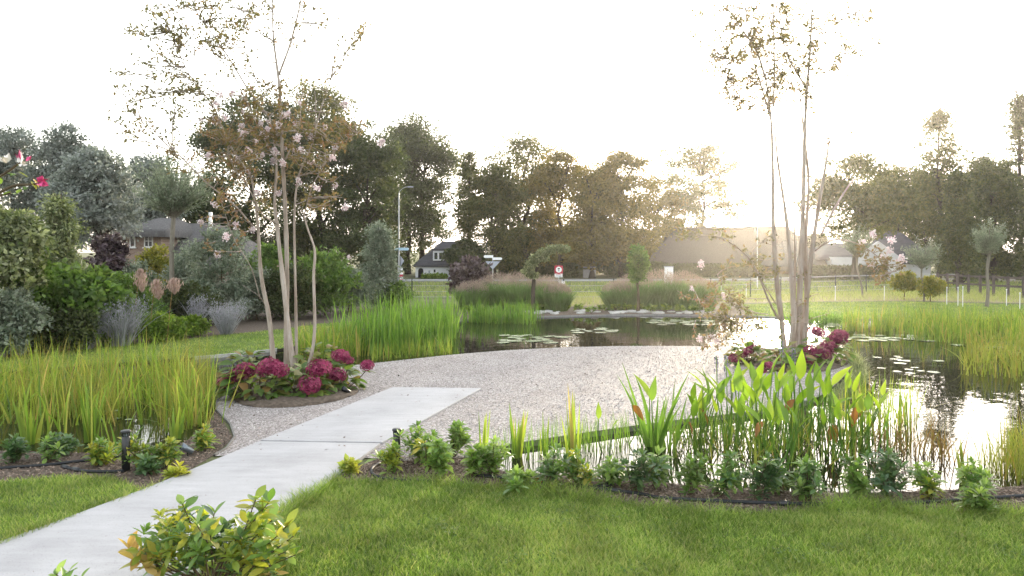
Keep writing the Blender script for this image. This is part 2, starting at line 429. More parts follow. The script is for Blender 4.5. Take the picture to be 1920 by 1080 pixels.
M['deadstem'] = g('dead_stems', [(0.1, 0.06, 0.03), (0.2, 0.12, 0.05), (0.16, 0.14, 0.03)], 0.3, 0.6)
M['switch'] = g('switchgrass', [(0.07, 0.12, 0.04), (0.11, 0.17, 0.06), (0.16, 0.2, 0.09)], 0.4, tc=(1, 1.1, 0.75))
M['panicle'] = g('grass_panicles', [(0.24, 0.175, 0.15), (0.34, 0.26, 0.23), (0.27, 0.25, 0.17)], 0.5, tb=1.0, tc=(1, .95, .9))
M['myrtle'] = g('bronze_leaves', [(0.065, 0.08, 0.035), (0.13, 0.12, 0.05), (0.18, 0.11, 0.065)], 0.55, tb=1.15, tc=(1.1, 1.0, 0.8))
M['blossom'] = g('pale_pink_blossom', [(0.6, 0.45, 0.47), (0.74, 0.64, 0.65), (0.8, 0.76, 0.77)], 0.4, 0.6, tb=1.0, tc=(1, 0.98, 1.0))
M['hydleaf'] = g('hydrangea_leaf', [(0.05, 0.095, 0.022), (0.085, 0.14, 0.03), (0.14, 0.18, 0.04), (0.17, 0.1, 0.035)], 0.4, 0.45, 0.4, obj=True)
M['hydflower'] = g('crimson_florets', [(0.09, 0.008, 0.03), (0.19, 0.02, 0.065), (0.3, 0.06, 0.12)], 0.25, 0.6, tb=1.0, tc=(1, 1, 1))
M['choisya'] = g('choisya_leaf', [(0.07, 0.13, 0.03), (0.12, 0.19, 0.045), (0.18, 0.25, 0.07)], 0.4, 0.38, 0.5, obj=True)
M['choisyadark'] = g('dark_choisya_leaf', [(0.04, 0.08, 0.035), (0.065, 0.115, 0.045), (0.1, 0.16, 0.055)], 0.35, 0.34, 0.5, obj=True)
M['choisyayellow'] = g('yellow_choisya_leaf', [(0.13, 0.18, 0.03), (0.23, 0.25, 0.035), (0.36, 0.32, 0.06)], 0.4, 0.38, 0.5, obj=True)
M['withered'] = g('withered_leaf', [(0.4, 0.26, 0.08), (0.5, 0.36, 0.14)], 0.4, 0.7, 0.2, obj=True)
M['pickerel'] = g('pickerel_leaf', [(0.085, 0.155, 0.018), (0.135, 0.215, 0.024), (0.21, 0.265, 0.03)], 0.55, 0.4, 0.45, obj=True)
M['pickold'] = g('old_pickerel_leaf', [(0.16, 0.1, 0.025), (0.2, 0.08, 0.03)], 0.4, 0.5, 0.3, obj=True)
M['pad'] = g('lily_pad', [(0.12, 0.16, 0.08), (0.2, 0.24, 0.14)], 0.0, 0.22, 0.7, obj=True)
M['pinkpetal'] = plain('pink_petal', (0.62, 0.08, 0.24), 0.6)
M['whitepetal'] = plain('white_petal', (0.8, 0.76, 0.72), 0.6)
M['redbloom'] = plain('red_bloom', (0.5, 0.025, 0.02), 0.6)
M['bluespike'] = g('blue_spikes', [(0.12, 0.11, 0.22), (0.25, 0.24, 0.4)], 0.3)
# ------------------------------------------------------------------ the setting: ground, pond, terrace, path, lawns
def gp(pts): return np.array([G(x, y) for x, y in pts])

seg_ln = curve(gp([(-500, 842), (-150, 845), (0, 846), (200, 850), (320, 840), (380, 803), (405, 770)]), 5)                     # near bank, left water
seg_te = curve(gp([(405, 770), (416, 744), (490, 708), (600, 692), (700, 682), (870, 664), (1000, 655), (1150, 650), (1300, 650), (1420, 653),
                   (1550, 659), (1590, 672), (1596, 690), (1540, 742), (1450, 768), (1280, 790), (1160, 806), (1000, 830), (905, 846), (872, 860)]), 5)   # round the terrace
seg_fn = curve(gp([(872, 860), (900, 878), (1050, 893), (1200, 904), (1300, 911), (1450, 921), (1600, 925), (1750, 921), (1920, 913), (2150, 898), (2700, 860)]), 5)
seg_fr = curve(gp([(2900, 640), (2400, 606), (1920, 598), (1700, 600), (1500, 596), (1400, 592)]), 5)
seg_fm = curve(gp([(1400, 592), (1200, 590), (1000, 594), (860, 602), (760, 616), (640, 634)]), 5)
seg_fl = curve(gp([(640, 634), (520, 655), (400, 668), (200, 682), (0, 698), (-500, 722)]), 5)
pond = np.concatenate([seg_ln, seg_te[1:], seg_fn[1:], seg_fr, seg_fm[1:], seg_fl[1:]])

big = [(-500, -40), (500, -40), (700, 900), (-700, 900)]
ground = sheet('ground', big, M['ground'], 0.0, holes=[pond[:, :2]])
wx = np.array([[-60, 4], [60, 4], [60, 48], [-60, 48]])
sheet('pond_bottom', wx, M['mud'], -0.7)
sheet('pond_water', wx, M['water'], -0.045)
a = Acc()
n = len(pond); V = np.concatenate([pond * [1, 1, 0] + [0, 0, 0.0], pond * [1, 1, 0] + [0, 0, -0.75]])
a.add(V, [(i, (i + 1) % n, n + (i + 1) % n, n + i) for i in range(n)])
ob('pond_bank', a.mesh('pond_bank', M['mud']), kind='structure')

lawn_line = curve(gp([(470, 1010), (545, 962), (600, 926), (660, 908), (760, 908), (880, 912), (1000, 925), (1100, 938), (1250, 958), (1400, 968), (1500, 962), (1600, 955), (1700, 962), (1800, 968), (1920, 968), (2150, 965), (2700, 955)]), 4)
soil_front = np.concatenate([seg_fn, lawn_line[::-1], gp([(545, 960), (700, 862), (760, 845)])])
sheet('planting_bed_front', soil_front, M['soil'], 0.006)
lawn_front = np.concatenate([lawn_line, np.array([[30, 2, 0], [-3.2, 2, 0]])])
sheet('lawn_front', lawn_front, M['lawn'], 0.010)
left_line = curve(gp([(-500, 905), (-150, 905), (0, 905), (120, 897), (215, 900), (250, 915), (265, 925)]), 4)
soil_left = np.concatenate([seg_ln, gp([(437, 822), (405, 852), (300, 915), (262, 928)]), left_line[::-1]])
sheet('planting_bed_left', soil_left, M['soil'], 0.006)
lawn_left = np.concatenate([left_line, gp([(130, 980), (-10, 1036)]), np.array([[-5.4, 4, 0], [-12, 4, 0]])])
sheet('lawn_left', lawn_left, M['lawn'], 0.010)
far_left_line = gp([(690, 602), (600, 608), (520, 619), (420, 629), (250, 646), (0, 672), (-500, 700)])
lawn_far_left = np.concatenate([seg_fl[::-1], far_left_line[:1], far_left_line[1:]])
sheet('lawn_beside_border', lawn_far_left, M['lawn'], 0.008)
far_right_line = gp([(1390, 572), (1500, 567), (1700, 566), (1920, 572), (2400, 582), (2900, 610)])
lawn_far_right = np.concatenate([seg_fr, far_right_line])
sheet('lawn_far', lawn_far_right, M['lawn'], 0.008)
soil_far = np.concatenate([seg_fm, gp([(690, 604), (860, 586), (1000, 577), (1200, 573), (1390, 574)])])
sheet('planting_bed_far', soil_far, M['soil'], 0.006)
border_bed = np.concatenate([far_left_line, gp([(-900, 640), (-300, 560), (300, 545), (690, 560)])])
sheet('shrub_border_bed', border_bed, M['soil'], 0.004)
dry_field = gp([(1060, 575), (1150, 575), (1390, 568), (1700, 564), (1920, 569), (2600, 580), (2600, 549), (1920, 548), (1500, 549), (1100, 552), (1050, 556)])
sheet('dry_field', dry_field, M['drygrass'], 0.004)
road = [(-90, 57.5), (-8, 61.5), (60, 63.5), (60, 69.5), (-8, 68.5), (-90, 64)]
sheet('road', road, M['road'], 0.012)

gravel_poly = np.concatenate([seg_te, gp([(760, 866), (560, 850), (402, 857), (425, 843), (440, 822), (432, 798)])])
terrace = sheet('gravel_terrace', gravel_poly, M['gravel'], 0.014)
a = Acc()
et = np.concatenate([gp([(402, 857), (425, 843), (440, 822), (432, 798)]), seg_te])
nn = unit(np.gradient(et, axis=0)) @ np.array([[0, 1, 0], [-1, 0, 0], [0, 0, 1.0]])
for s, z0, z1 in ((0.012, -0.3, 0.035),):
    k = len(et)
    V = np.concatenate([et + nn * s + [0, 0, z1], et - nn * s + [0, 0, z1], et + nn * s + [0, 0, z0], et - nn * s + [0, 0, z0]])
    Q = []
    for i in range(k - 1):
        ex_ = 960 + et[i, 0] / et[i, 1] * F_PX
        if ex_ > 1530 or (et[i, 1] > 13.5 and ex_ > 460): continue
        Q += [(i, i + 1, k + i + 1, k + i), (i, 2 * k + i, 2 * k + i + 1, i + 1), (k + i, k + i + 1, 3 * k + i + 1, 3 * k + i)]
    a.add(V, Q)
ob('metal_edging', a.mesh('metal_edging', M['edging']), terrace)

# loose stones on the gravel
a = Acc()
vis = gravel_poly
P = scatter(vis, 26000); s = rng.uniform(0.006, 0.016, len(P)) * (1 + 0.35 * (rng.random(len(P)) < 0.1))
oct_v = np.array([(1, 0, 0), (0, 1, 0), (-1, 0, 0), (0, -1, 0), (0, 0, 0.7), (0, 0, -0.4)])
ang = rng.random(len(P)) * 6.28; ca, sa = np.cos(ang), np.sin(ang); asp = rng.uniform(0.6, 1, len(P))
ov = oct_v[None] * s[:, None, None]; ov[..., 1] *= asp[:, None]
Vx = ov[..., 0] * ca[:, None] - ov[..., 1] * sa[:, None]; Vy = ov[..., 0] * sa[:, None] + ov[..., 1] * ca[:, None]
V = np.stack([Vx, Vy, ov[..., 2] + 0.016], -1) + P[:, None]
f = np.array([(0, 1, 4), (1, 2, 4), (2, 3, 4), (3, 0, 4)])
T = (f[None] + np.arange(len(P))[:, None, None] * 6).reshape(-1, 3)
a.add(V.reshape(-1, 3), None, T, tt=np.repeat(rng.random(len(P)), 4))
ob('loose_gravel', a.mesh('loose_gravel', M['pebble']), terrace, kind='stuff')

# path of cast slabs
path = thing('path', None, None); path['kind'] = 'structure'
def slab(name, quad, lab=None):
    q = gp(quad); a = Acc(); k = len(q)
    V = np.concatenate([q + [0, 0, 0.045], q + [0, 0, -0.08]])
    if k == 4: a.add(V, [(0, 1, 2, 3), (0, 4, 5, 1), (1, 5, 6, 2), (2, 6, 7, 3), (3, 7, 4, 0)])
    o = ob(name, a.mesh(name, M['concrete']), path)
    if lab: o['label'] = lab
    return bevelled(o, 0.008)
slab('concrete_slab', [(488, 831), (717, 835), (903, 732), (736, 730)], 'pale concrete end slab reaching onto the gravel')
ya, yb = 833.5, 837.5
q = [G(486, ya), G(713, yb)]
l2 = np.array([-5.05, 4.6, 0]); r2 = np.array([-2.62, 4.6, 0])
a = Acc(); L = np.array([l2, [-4.55, 6.45, 0], G(130, 977), G(265, 926), G(300, 912), q[0]]); Rr = np.array([r2, G(470, 1012), G(548, 960), G(610, 915), G(650, 884), q[1]])
k = len(L); V = np.concatenate([L, Rr]) + [0, 0, 0.045]; V2 = V - [0, 0, 0.125]
Q = [(i, k + i, k + i + 1, i + 1) for i in range(k - 1)] + [(i, i + 1, 2 * k + i + 1, 2 * k + i) for i in range(k - 1)] + [(k + i + 1, k + i, 3 * k + i, 3 * k + i + 1) for i in range(k - 1)] + [(k - 1, 2 * k - 1, 4 * k - 1, 3 * k - 1)]
a.add(np.concatenate([V, V2]), Q)
o = ob('concrete_slab', a.mesh('concrete_slab', M['concrete']), path); o['label'] = 'long pale concrete slab running past the lawn'

# island beds
def mound(name, pts, h):
    b = curve(gp(pts + pts[:1]), 4)[:-1]; c = b.mean(0); a = Acc(); rings = [(1.0, 0.0), (0.985, h * 0.45), (0.8, h * 0.8), (0.45, h)]
    k = len(b); V = np.concatenate([c + (b - c) * s + [0, 0, 0.018 + z] + rng.normal(size=(k, 3)) * [0, 0, 0.008] for s, z in rings] + [c[None] + [0, 0, 0.018 + h * 1.02]])
    Q = [(i * k + j, i * k + (j + 1) % k, (i + 1) * k + (j + 1) % k, (i + 1) * k + j) for i in range(3) for j in range(k)]
    T = [(3 * k + j, 3 * k + (j + 1) % k, 4 * k) for j in range(k)]
    a.add(V, Q, T)
    return ob(name, a.mesh(name, M['soil'], True), kind='structure')
mound('island_bed_left', [(428, 742), (445, 757), (475, 765), (540, 766), (610, 758), (655, 746), (672, 735), (655, 722), (600, 706), (520, 700), (455, 716)], 0.07)
mound('island_bed_right', [(1368, 668), (1400, 684), (1470, 700), (1545, 698), (1590, 684), (1584, 672), (1545, 660), (1440, 656), (1385, 658)], 0.07)

# grass blades
def turf(name, poly, n, h, w, label=None, nearbias=True, dry=0.05):
    P = scatter(poly, n)
    t = np.clip(rng.beta(1.3, 1.7, n) + 0.18 * np.sin(P[:, 0] * 1.7 + 1.1 * P[:, 1]) * np.sin(P[:, 1] * 1.3 - 0.6 * P[:, 0]), 0, 0.82); t[rng.random(n) < dry] = rng.uniform(0.85, 1)
    hh = h * rng.uniform(0.5, 1.25, n) * (1 + 0.25 * np.sin(P[:, 0] * 2.3) * np.cos(P[:, 1] * 2.9))
    a = Acc(); blades(a, P + [0, 0, 0.006], hh, w, rng.uniform(0.1, 0.7, n), rng.uniform(0, 0.5, n), 2, tint=t)
    return ob(name, a.mesh(name, M['grass']), kind='stuff', label=label, cat='grass')
def clip(poly, x0, x1, y0, y1):
    P = np.asarray(poly); g = [[x0, y0], [x1, y0], [x1, y1], [x0, y1]]
    return P, g
def scatter2(poly, n, x0, x1, y0, y1):
    out = np.zeros((0, 2))
    while len(out) < n:
        c = np.array([x0, y0]) + rng.random((n * 2, 2)) * [x1 - x0, y1 - y0]
        out = np.concatenate([out, c[inpoly(c, poly)]])
    return np.column_stack([out[:n], np.zeros(n)])
_sc = scatter
def turf_in(name, poly, n, h, w, lim, label, dry=0.05):
    global scatter
    scatter = lambda p, k: scatter2(p, k, *lim)
    o = turf(name, poly, n, h, w, label, dry=dry)
    scatter = _sc
    return o
turf_in('grass', lawn_front, 125000, 0.07, 0.0085, (-3, 6.2, 5.4, 9), 'short mown green grass of the lawn in front of the pond')
turf_in('grass', lawn_left, 24000, 0.07, 0.0085, (-7, -3, 5.4, 9), 'short mown grass on the left side of the path')
turf_in('grass', lawn_far_left, 24000, 0.06, 0.012, (-18, -4, 14, 32), 'strip of mown grass between left reeds and shrub border')
turf_in('grass', lawn_far_right, 26000, 0.07, 0.016, (8, 28, 24, 40), 'bright mown grass beyond the right end of the pond')
turf_in('dry_grass', dry_field, 24000, 0.28, 0.012, (2, 40, 30, 66), 'straw coloured rough grass in the field by the fence', dry=0.75)
verge = [(-40, 42), (60, 42), (60, 63), (-8, 61), (-40, 59)]
turf_in('rough_grass', verge, 26000, 0.3, 0.02, (-25, 45, 42, 63), 'rough green roadside grass beyond the wire fence', dry=0.25)
# taller fringe tufts where the lawn meets the beds
a = Acc(); i = rng.integers(0, len(lawn_line) - 1, 9000); t = rng.random(9000)[:, None]
P = lawn_line[i] * (1 - t) + lawn_line[i + 1] * t; P = P[:, :3] + rng.normal(size=(9000, 3)) * [0.05, 0.09, 0]; P[:, 2] = 0.004
k = (P[:, 0] < 6) & (P[:, 0] > -2.3); P = P[k]
den = 0.5 + 0.5 * np.sin(P[:, 0] * 3.1) * np.sin(P[:, 0] * 1.27 + 1)
k = rng.random(len(P)) < den + 0.25; P = P[k]; den = den[k]
blades(a, P, rng.uniform(0.05, 0.15, len(P)) * (0.6 + den), 0.006, rng.uniform(0.1, 0.8, len(P)), rng.uniform(0, 0.7, len(P)), 3, tint=np.clip(rng.beta(2, 3, len(P)), 0, 0.8))
ob('edge_grass', a.mesh('edge_grass', M['grass']), kind='stuff', label='taller uncut grass along the edge of the planting bed', cat='grass')

# bark chips on the beds
def chips(name, poly, n, lim, label):
    P = scatter2(poly, n, *lim); a = Acc()
    D = rng.normal(size=(n, 3)) * [1, 1, 0.25]
    leaves(a, P + [0, 0, 0.012], D, rng.uniform(0.015, 0.06, n), rng.uniform(0.008, 0.02, n), up=1.2, fold=0.05)
    ob(name, a.mesh(name, M['chip']), kind='stuff', label=label, cat='mulch')
chips('mulch', soil_front, 26000, (-2.5, 6.5, 6, 9.8), 'bark mulch on the bed between lawn and pond')
chips('mulch', soil_left, 9000, (-8, -3, 7.5, 12.5), 'bark mulch around the left bollard')

# stones along the far bank
pe = ob('pond_edge', None, kind='structure')
ff = np.concatenate([seg_fr, seg_fm[1:]]); ff = ff[(ff[:, 0] > -3) & (ff[:, 0] < 14)]
a = Acc()
k = len(ff); V = np.concatenate([ff + [0, -0.02, 0.012], ff + [0, 0.05, 0.012], ff + [0, -0.03, -0.3]])
Q = [q for i in range(k - 1) for q in ((i, i + 1, k + i + 1, k + i), (i, 2 * k + i, 2 * k + i + 1, i + 1))]
a.add(V, Q); ob('edge_board', a.mesh('edge_board', M['greywood']), pe)
stv = []
for v in range(3):
    a = Acc(); pr = [(0.02, -0.2), (0.8, -0.15), (1, 0.15), (0.85, 0.5), (0.02, 0.62)]
    lathe(a, pr, sides=8); Vv = a.V[0]; Vv += rng.normal(size=Vv.shape) * 0.07
    stv.append(a.mesh('stone', M['stone'], True))
for i in range(34):
    px = rng.uniform(985, 1335); p = G(px, rng.uniform(584.5, 589)); s = rng.uniform(0.1, 0.24)
    ob('stone', stv[i % 3], pe, loc=p, rot=(0, 0, rng.uniform(0, 6)), scale=(s * 1.4, s, s * 0.7))

# pale curved board edging at the far end of the left water
wl = seg_fl[(seg_fl[:, 1] > 0)]; px_ = 960 + wl[:, 0] / wl[:, 1] * F_PX; wl = wl[(px_ > 330) & (px_ < 535)]
a = Acc(); k = len(wl); V = np.concatenate([wl + [0, -0.03, 0.03], wl + [0, 0.06, 0.03], wl + [0, -0.05, -0.25]])
a.add(V, [q for i in range(k - 1) for q in ((i, i + 1, k + i + 1, k + i), (i, 2 * k + i, 2 * k + i + 1, i + 1))]); ob('pale_board', a.mesh('pale_board', M['stone']), pe)

# clover and weeds in the lawn
a = Acc(); c = scatter2(lawn_front, 26, -2.4, 6, 5.6, 8.5); n = 900; i = rng.integers(0, 26, n); P = c[i] + rng.normal(size=(n, 3)) * [0.11, 0.09, 0]; P[:, 2] = rng.uniform(0.03, 0.06, n)
leaves(a, P, rng.normal(size=(n, 3)) * [1, 1, 0.2], 0.03, 0.028, up=2); ob('clover', a.mesh('clover', M['green']), kind='stuff', label='pale clover patches in the front lawn', cat='clover')
# stray stones and crumbs on the slabs
a = Acc(); n = 260; c = np.column_stack([rng.uniform(-4.6, -0.8, n), rng.uniform(5.5, 14, n)]); k = inpoly(c, np.concatenate([L, Rr[::-1]])) | inpoly(c, gp([(488, 831), (717, 835), (903, 732), (736, 730)])); c = c[k]
leaves(a, np.column_stack([c, np.full(len(c), 0.051)]), rng.normal(size=(len(c), 3)) * [1, 1, 0.1], rng.uniform(0.008, 0.03, len(c)), rng.uniform(0.006, 0.014, len(c)), up=2); ob('crumbs', a.mesh('crumbs', M['chip']), path, kind='stuff')

# grass creeping over the slab edges
a = Acc(); segs = [(Rr[i], Rr[i + 1]) for i in range(0, 4)] + [(L[i], L[i + 1]) for i in range(0, 4)]
for p0, p1 in segs:
    n = int(np.linalg.norm(p1 - p0) * 900); t = rng.random((n, 1)); P = p0 * (1 - t) + p1 * t + rng.normal(size=(n, 3)) * [0.03, 0.03, 0]; k = rng.random(n) < 0.45 + 0.5 * np.sin(P[:, 1] * 5.3) * np.sin(P[:, 1] * 2.1 + P[:, 0]); P = P[k]; n = len(P); P[:, 2] = 0.01
    blades(a, P, rng.uniform(0.05, 0.12, n), 0.006, rng.uniform(0.2, 1.0, n), rng.uniform(0, 0.6, n), 3, tint=np.where(rng.random(n) < 0.3, 0.95, rng.random(n) * 0.7))
ob('edge_grass', a.mesh('edge_grass', M['grass']), kind='stuff', label='dry and green grass creeping over the path edges', cat='grass')
# fallen leaves on terrace and slabs
a = Acc(); P = scatter(gravel_poly, 340); P[:, 2] = 0.05
leaves(a, P, rng.normal(size=(340, 3)) * [1, 1, 0.15], rng.uniform(0.03, 0.07, 340), rng.uniform(0.02, 0.035, 340), up=1.5); ob('fallen_leaves', a.mesh('fallen_leaves', M['withered_attr'] if 'withered_attr' in M else M['chip']), terrace, kind='stuff')
# ------------------------------------------------------------------ background trees
def envelope(shape, z):
    if shape == 'round': return np.sqrt(np.clip(1 - ((z - 0.45) / 0.57) ** 2, 0.02, 1))
    if shape == 'dome': return np.sqrt(np.clip(1 - (np.clip(z - 0.25, 0, 1) / 0.78) ** 2, 0.02, 1)) * (0.75 + 0.25 * np.clip(z / 0.25, 0, 1))
    if shape == 'cone': return np.clip(1.02 - z, 0.03, 1) ** 0.8 * (0.75 + 0.25 * np.clip(z / 0.12, 0, 1))
    if shape == 'column': return np.clip(np.sin(np.pi * np.clip(z * 0.9 + 0.08, 0, 1)), 0.05, 1) ** 0.6
    if shape == 'spire': return np.clip(1.05 - z, 0.06, 1) ** 0.6 * np.clip(0.35 + 1.6 * z, 0, 1)
    return np.ones_like(z)

def tree(name, label, px, d, ytop, hw, ybot, shape='round', mat='oak', bark='barkdark', nc=110, nl=130, ls=0.3, lw=0.6, cr=0.2, gap=0.0, group='trees beyond the road', cat='tree', trunk=0.28, flat=0.55, limbs=14, base=None, droop=0.0, depth=None, lean=0.0):
    b = np.array([(px - 960) / F_PX * d, d, 0.0]) if base is None else np.asarray(base, float)
    Ht = H_CAM - (ytop - HZ) / F_PX * d; zb = H_CAM - (ybot - HZ) / F_PX * d
    if group == 'trees beyond the road' and shape in ('round', 'dome'): hw = hw * 1.1
    rx = hw / F_PX * d; ry = depth or rx * 0.85; ch = Ht - zb
    root = thing(name, label, cat, b, group)
    nc, nl, cr, ls = int(nc * 2.0), int(nl * 0.6), cr * 0.76, ls * 0.86
    ph = rng.random(6) * 6.28
    z = rng.random(nc) ** 0.9; th = rng.random(nc) * 2 * np.pi
    env = envelope(shape, z) * (0.86 + 0.17 * np.sin(3 * th + ph[0] + 5 * z) * np.sin(9 * z + ph[1]) + 0.1 * np.sin(5 * th + ph[2] + 3 * z) + 0.09 * rng.normal(size=nc))
    rr = np.sqrt(rng.uniform(0.12, 1, nc)) * env
    cr_m = cr * rx
    C = np.stack([rr * np.cos(th) * (rx - cr_m * 0.6) + lean * z * ch, rr * np.sin(th) * (ry - cr_m * 0.6), zb + cr_m * flat + z * (ch - 2 * cr_m * flat)], 1)
    if shape in ('round', 'dome') and nc > 60:      # sub-crowns that break the outline
        nlob = 8; lz = rng.uniform(0.15, 0.92, nlob); lt = rng.random(nlob) * 6.28; lr = envelope(shape, lz) * rng.uniform(0.35, 0.72, nlob)
        LC = np.stack([lr * np.cos(lt) * rx, lr * np.sin(lt) * ry, zb + lz * ch * 0.9], 1); LR = rng.uniform(0.3, 0.46, nlob) * min(rx, ch * 0.6)
        m = int(nc * 0.55); w = rng.integers(0, nlob, m); v = unit(rng.normal(size=(m, 3))); v[:, 2] = np.abs(v[:, 2]) * 0.9 - 0.2
        C[:m] = LC[w] + v * LR[w][:, None] * rng.uniform(0.75, 1.05, (m, 1))
        o = rng.random(nc) < 0.1; cc = np.array([0, 0, zb + 0.45 * ch]); C[o] = cc + (C[o] - cc) * rng.uniform(1.05, 1.22, (o.sum(), 1))
        C[:, 2] = np.maximum(C[:, 2], zb * 0.9 + 0.1)
    if gap > 0: C = C[rng.random(nc) > gap]
    k = len(C)
    szc = rng.uniform(0.55, 1.4, k) * cr_m
    cnt = np.maximum((nl * (szc / cr_m) ** 1.6).astype(int), 8)
    idx = np.repeat(np.arange(k), cnt)
    off = rng.normal(size=(len(idx), 3)); off = off * 0.52
    P = C[idx] + off * szc[idx][:, None] * [1, 1, flat]
    P[:, 2] -= droop * np.linalg.norm(off[:, :2], axis=1) ** 2 * szc[idx]
    D = rng.normal(size=(len(idx), 3)) + off * 1.2 + [0, 0, -0.35]
    t = np.clip(0.45 + 0.25 * rng.normal(size=len(idx)) + 0.18 * rng.normal(size=k)[idx], 0, 1)
    L = ls * rng.uniform(0.6, 1.3, len(idx))
    a = Acc(); leaves(a, P, D, L, L * lw, up=0.4, tint=t)
    ob('crown', a.mesh('crown', M[mat]), root, kind='stuff')
    a = Acc()
    tz = zb + ch * (0.7 if shape in ('round', 'dome') else 0.95)
    zz = np.linspace(-0.1, tz, 7); wob = rng.normal(size=(7, 2)) * trunk * 0.5; wob[0] = 0
    TP = np.column_stack([wob + np.column_stack([lean * np.clip(zz - zb, 0, None), 0 * zz]), zz]); tr = trunk * (1 - 0.8 * zz / tz).clip(0.14); tr[0] *= 1.35
    tube(a, curve(TP, 3), np.interp(np.linspace(0, 6, 19), range(7), tr), 8)
    ob('trunk', a.mesh('trunk', M[bark], True), root)
    a = Acc()
    for j in rng.choice(k, min(limbs, k), replace=False):
        c = C[j]; hz = max(zb * 0.55, min(c[2] - 0.5 * np.hypot(c[0], c[1]), tz * 0.95)); s0 = np.array([np.interp(hz, zz, TP[:, 0]), np.interp(hz, zz, TP[:, 1]), hz])
        m = (s0 + c) / 2 + rng.normal(size=3) * 0.1 * rx + [0, 0, 0.08 * ch * (1 if shape != 'cone' else -0.5)]
        tube(a, curve([s0, m, c], 4), np.linspace(trunk * 0.35, trunk * 0.07, 9), 5, cap=False)
    ob('branches', a.mesh('branches', M[bark], True), root, kind='stuff')
    return root

TB = 'trees beyond the road'
# silver poplars on the left
LP = 'silver grey trees behind the thatched cottage'
tree('poplar_tree', 'silver grey poplar cut off by the left edge of the picture', 25, 50, 232, 75, 470, 'dome', 'poplar', nc=130, nl=120, ls=0.26, cr=0.24, group=LP)
tree('poplar_tree', 'silver grey poplar with rounded top, second from the left edge', 128, 49, 232, 66, 470, 'round', 'poplar', nc=120, nl=120, ls=0.26, cr=0.24, group=LP)
tree('poplar_tree', 'smoky grey poplar at the left end of the cottage roof', 186, 37, 284, 92, 462, 'dome', 'poplar', nc=130, nl=120, ls=0.24, cr=0.24, group=LP)
tree('poplar_tree', 'dull green tree behind the clipped willow', 278, 52, 290, 85, 480, 'dome', 'poplar', nc=150, nl=130, ls=0.26, cr=0.24, group=LP)
tree('lime_tree', 'dark green tree behind the cottage chimney', 392, 62, 330, 62, 505, 'dome', 'darkleaf', nc=130, nl=130, ls=0.3, cr=0.22, group=TB)
# tall dark group behind the crape myrtle
tree('lime_tree', 'tall dark tree directly behind the left crape myrtle crown', 470, 66, 172, 118, 505, 'dome', 'darkleaf', nc=210, nl=150, ls=0.32, cr=0.2, group=TB, trunk=0.4)
tree('lime_tree', 'broad dark tree with brown trunk above the blue round sign', 600, 70, 163, 112, 480, 'round', 'oak', nc=200, nl=150, ls=0.32, cr=0.2, group=TB, trunk=0.42)
tree('lime_tree', 'dark green tree between brown trunk and lamp post', 690, 66, 222, 84, 508, 'dome', 'darkleaf', nc=150, nl=140, ls=0.32, cr=0.22, group=TB)
tree('oak_tree', 'dark oak rising behind the street lamp', 790, 84, 213, 90, 470, 'round', 'darkleaf', nc=150, nl=130, ls=0.32, cr=0.2, group=TB, trunk=0.35)
tree('oak_tree', 'low dark tree behind the lamp post', 722, 84, 330, 45, 520, 'dome', 'oak', nc=90, nl=120, ls=0.3, cr=0.24, group=TB)
tree('birch_tree', 'thin open tree with sky showing through, right of the white cottage', 880, 74, 285, 48, 450, 'spire', 'oak', nc=80, nl=60, ls=0.3, cr=0.26, gap=0.1, group=TB, trunk=0.2)
tree('oak_tree', 'rounded tree between the thin birch and the tallest oak', 925, 72, 305, 74, 505, 'dome', 'oak', nc=140, nl=130, ls=0.3, cr=0.22, group=TB)
tree('oak_tree', 'tallest rounded oak in the middle of the tree row', 985, 80, 248, 88, 500, 'round', 'oak', nc=160, nl=150, ls=0.32, cr=0.22, group=TB, trunk=0.35)
tree('oak_tree', 'olive oak just right of the tallest middle oak', 1055, 75, 280, 84, 500, 'dome', 'oakbacklit', nc=150, nl=140, ls=0.3, cr=0.22, group=TB, trunk=0.32)
tree('oak_tree', 'golden backlit oak left of the big thatched barn', 1165, 72, 286, 88, 492, 'round', 'oakbacklit', nc=190, nl=150, ls=0.3, cr=0.2, group=TB, trunk=0.32)
tree('oak_tree', 'lower golden tree filling between the two backlit oaks', 1110, 70, 320, 62, 505, 'dome', 'oakbacklit', nc=90, nl=120, ls=0.3, cr=0.25, group=TB)
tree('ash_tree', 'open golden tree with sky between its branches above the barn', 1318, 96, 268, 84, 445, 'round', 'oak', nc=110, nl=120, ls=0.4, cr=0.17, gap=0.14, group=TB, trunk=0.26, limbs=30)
tree('oak_tree', 'golden oak behind the left slope of the barn roof', 1232, 92, 335, 55, 480, 'round', 'oakbacklit', nc=110, nl=110, ls=0.3, cr=0.22, group=TB, trunk=0.2)
tree('oak_tree', 'small tree at the foot of the thatched barn roof', 1232, 88, 400, 45, 510, 'dome', 'oakbacklit', nc=60, nl=80, ls=0.3, cr=0.28, group=TB, trunk=0.18)
tree('oak_tree', 'dark oak between right crape myrtle and white house', 1605, 64, 288, 100, 452, 'round', 'oak', nc=170, nl=120, ls=0.3, cr=0.19, group=TB, trunk=0.3, gap=0.05)
tree('oak_tree', 'spreading oak in front of the white house roof', 1690, 78, 305, 72, 440, 'round', 'oak', nc=80, nl=100, ls=0.3, cr=0.22, group=TB, trunk=0.25, gap=0.08)
tree('oak_tree', 'hazy tree behind the white house between dark oak and spire tree', 1665, 90, 335, 75, 470, 'dome', 'oak', nc=120, nl=120, ls=0.34, cr=0.2, group=TB)
tree('oak_tree', 'broad dark tree filling the gap left of the conifer column', 1738, 80, 318, 62, 470, 'dome', 'oak', nc=130, nl=120, ls=0.32, cr=0.22, group=TB)
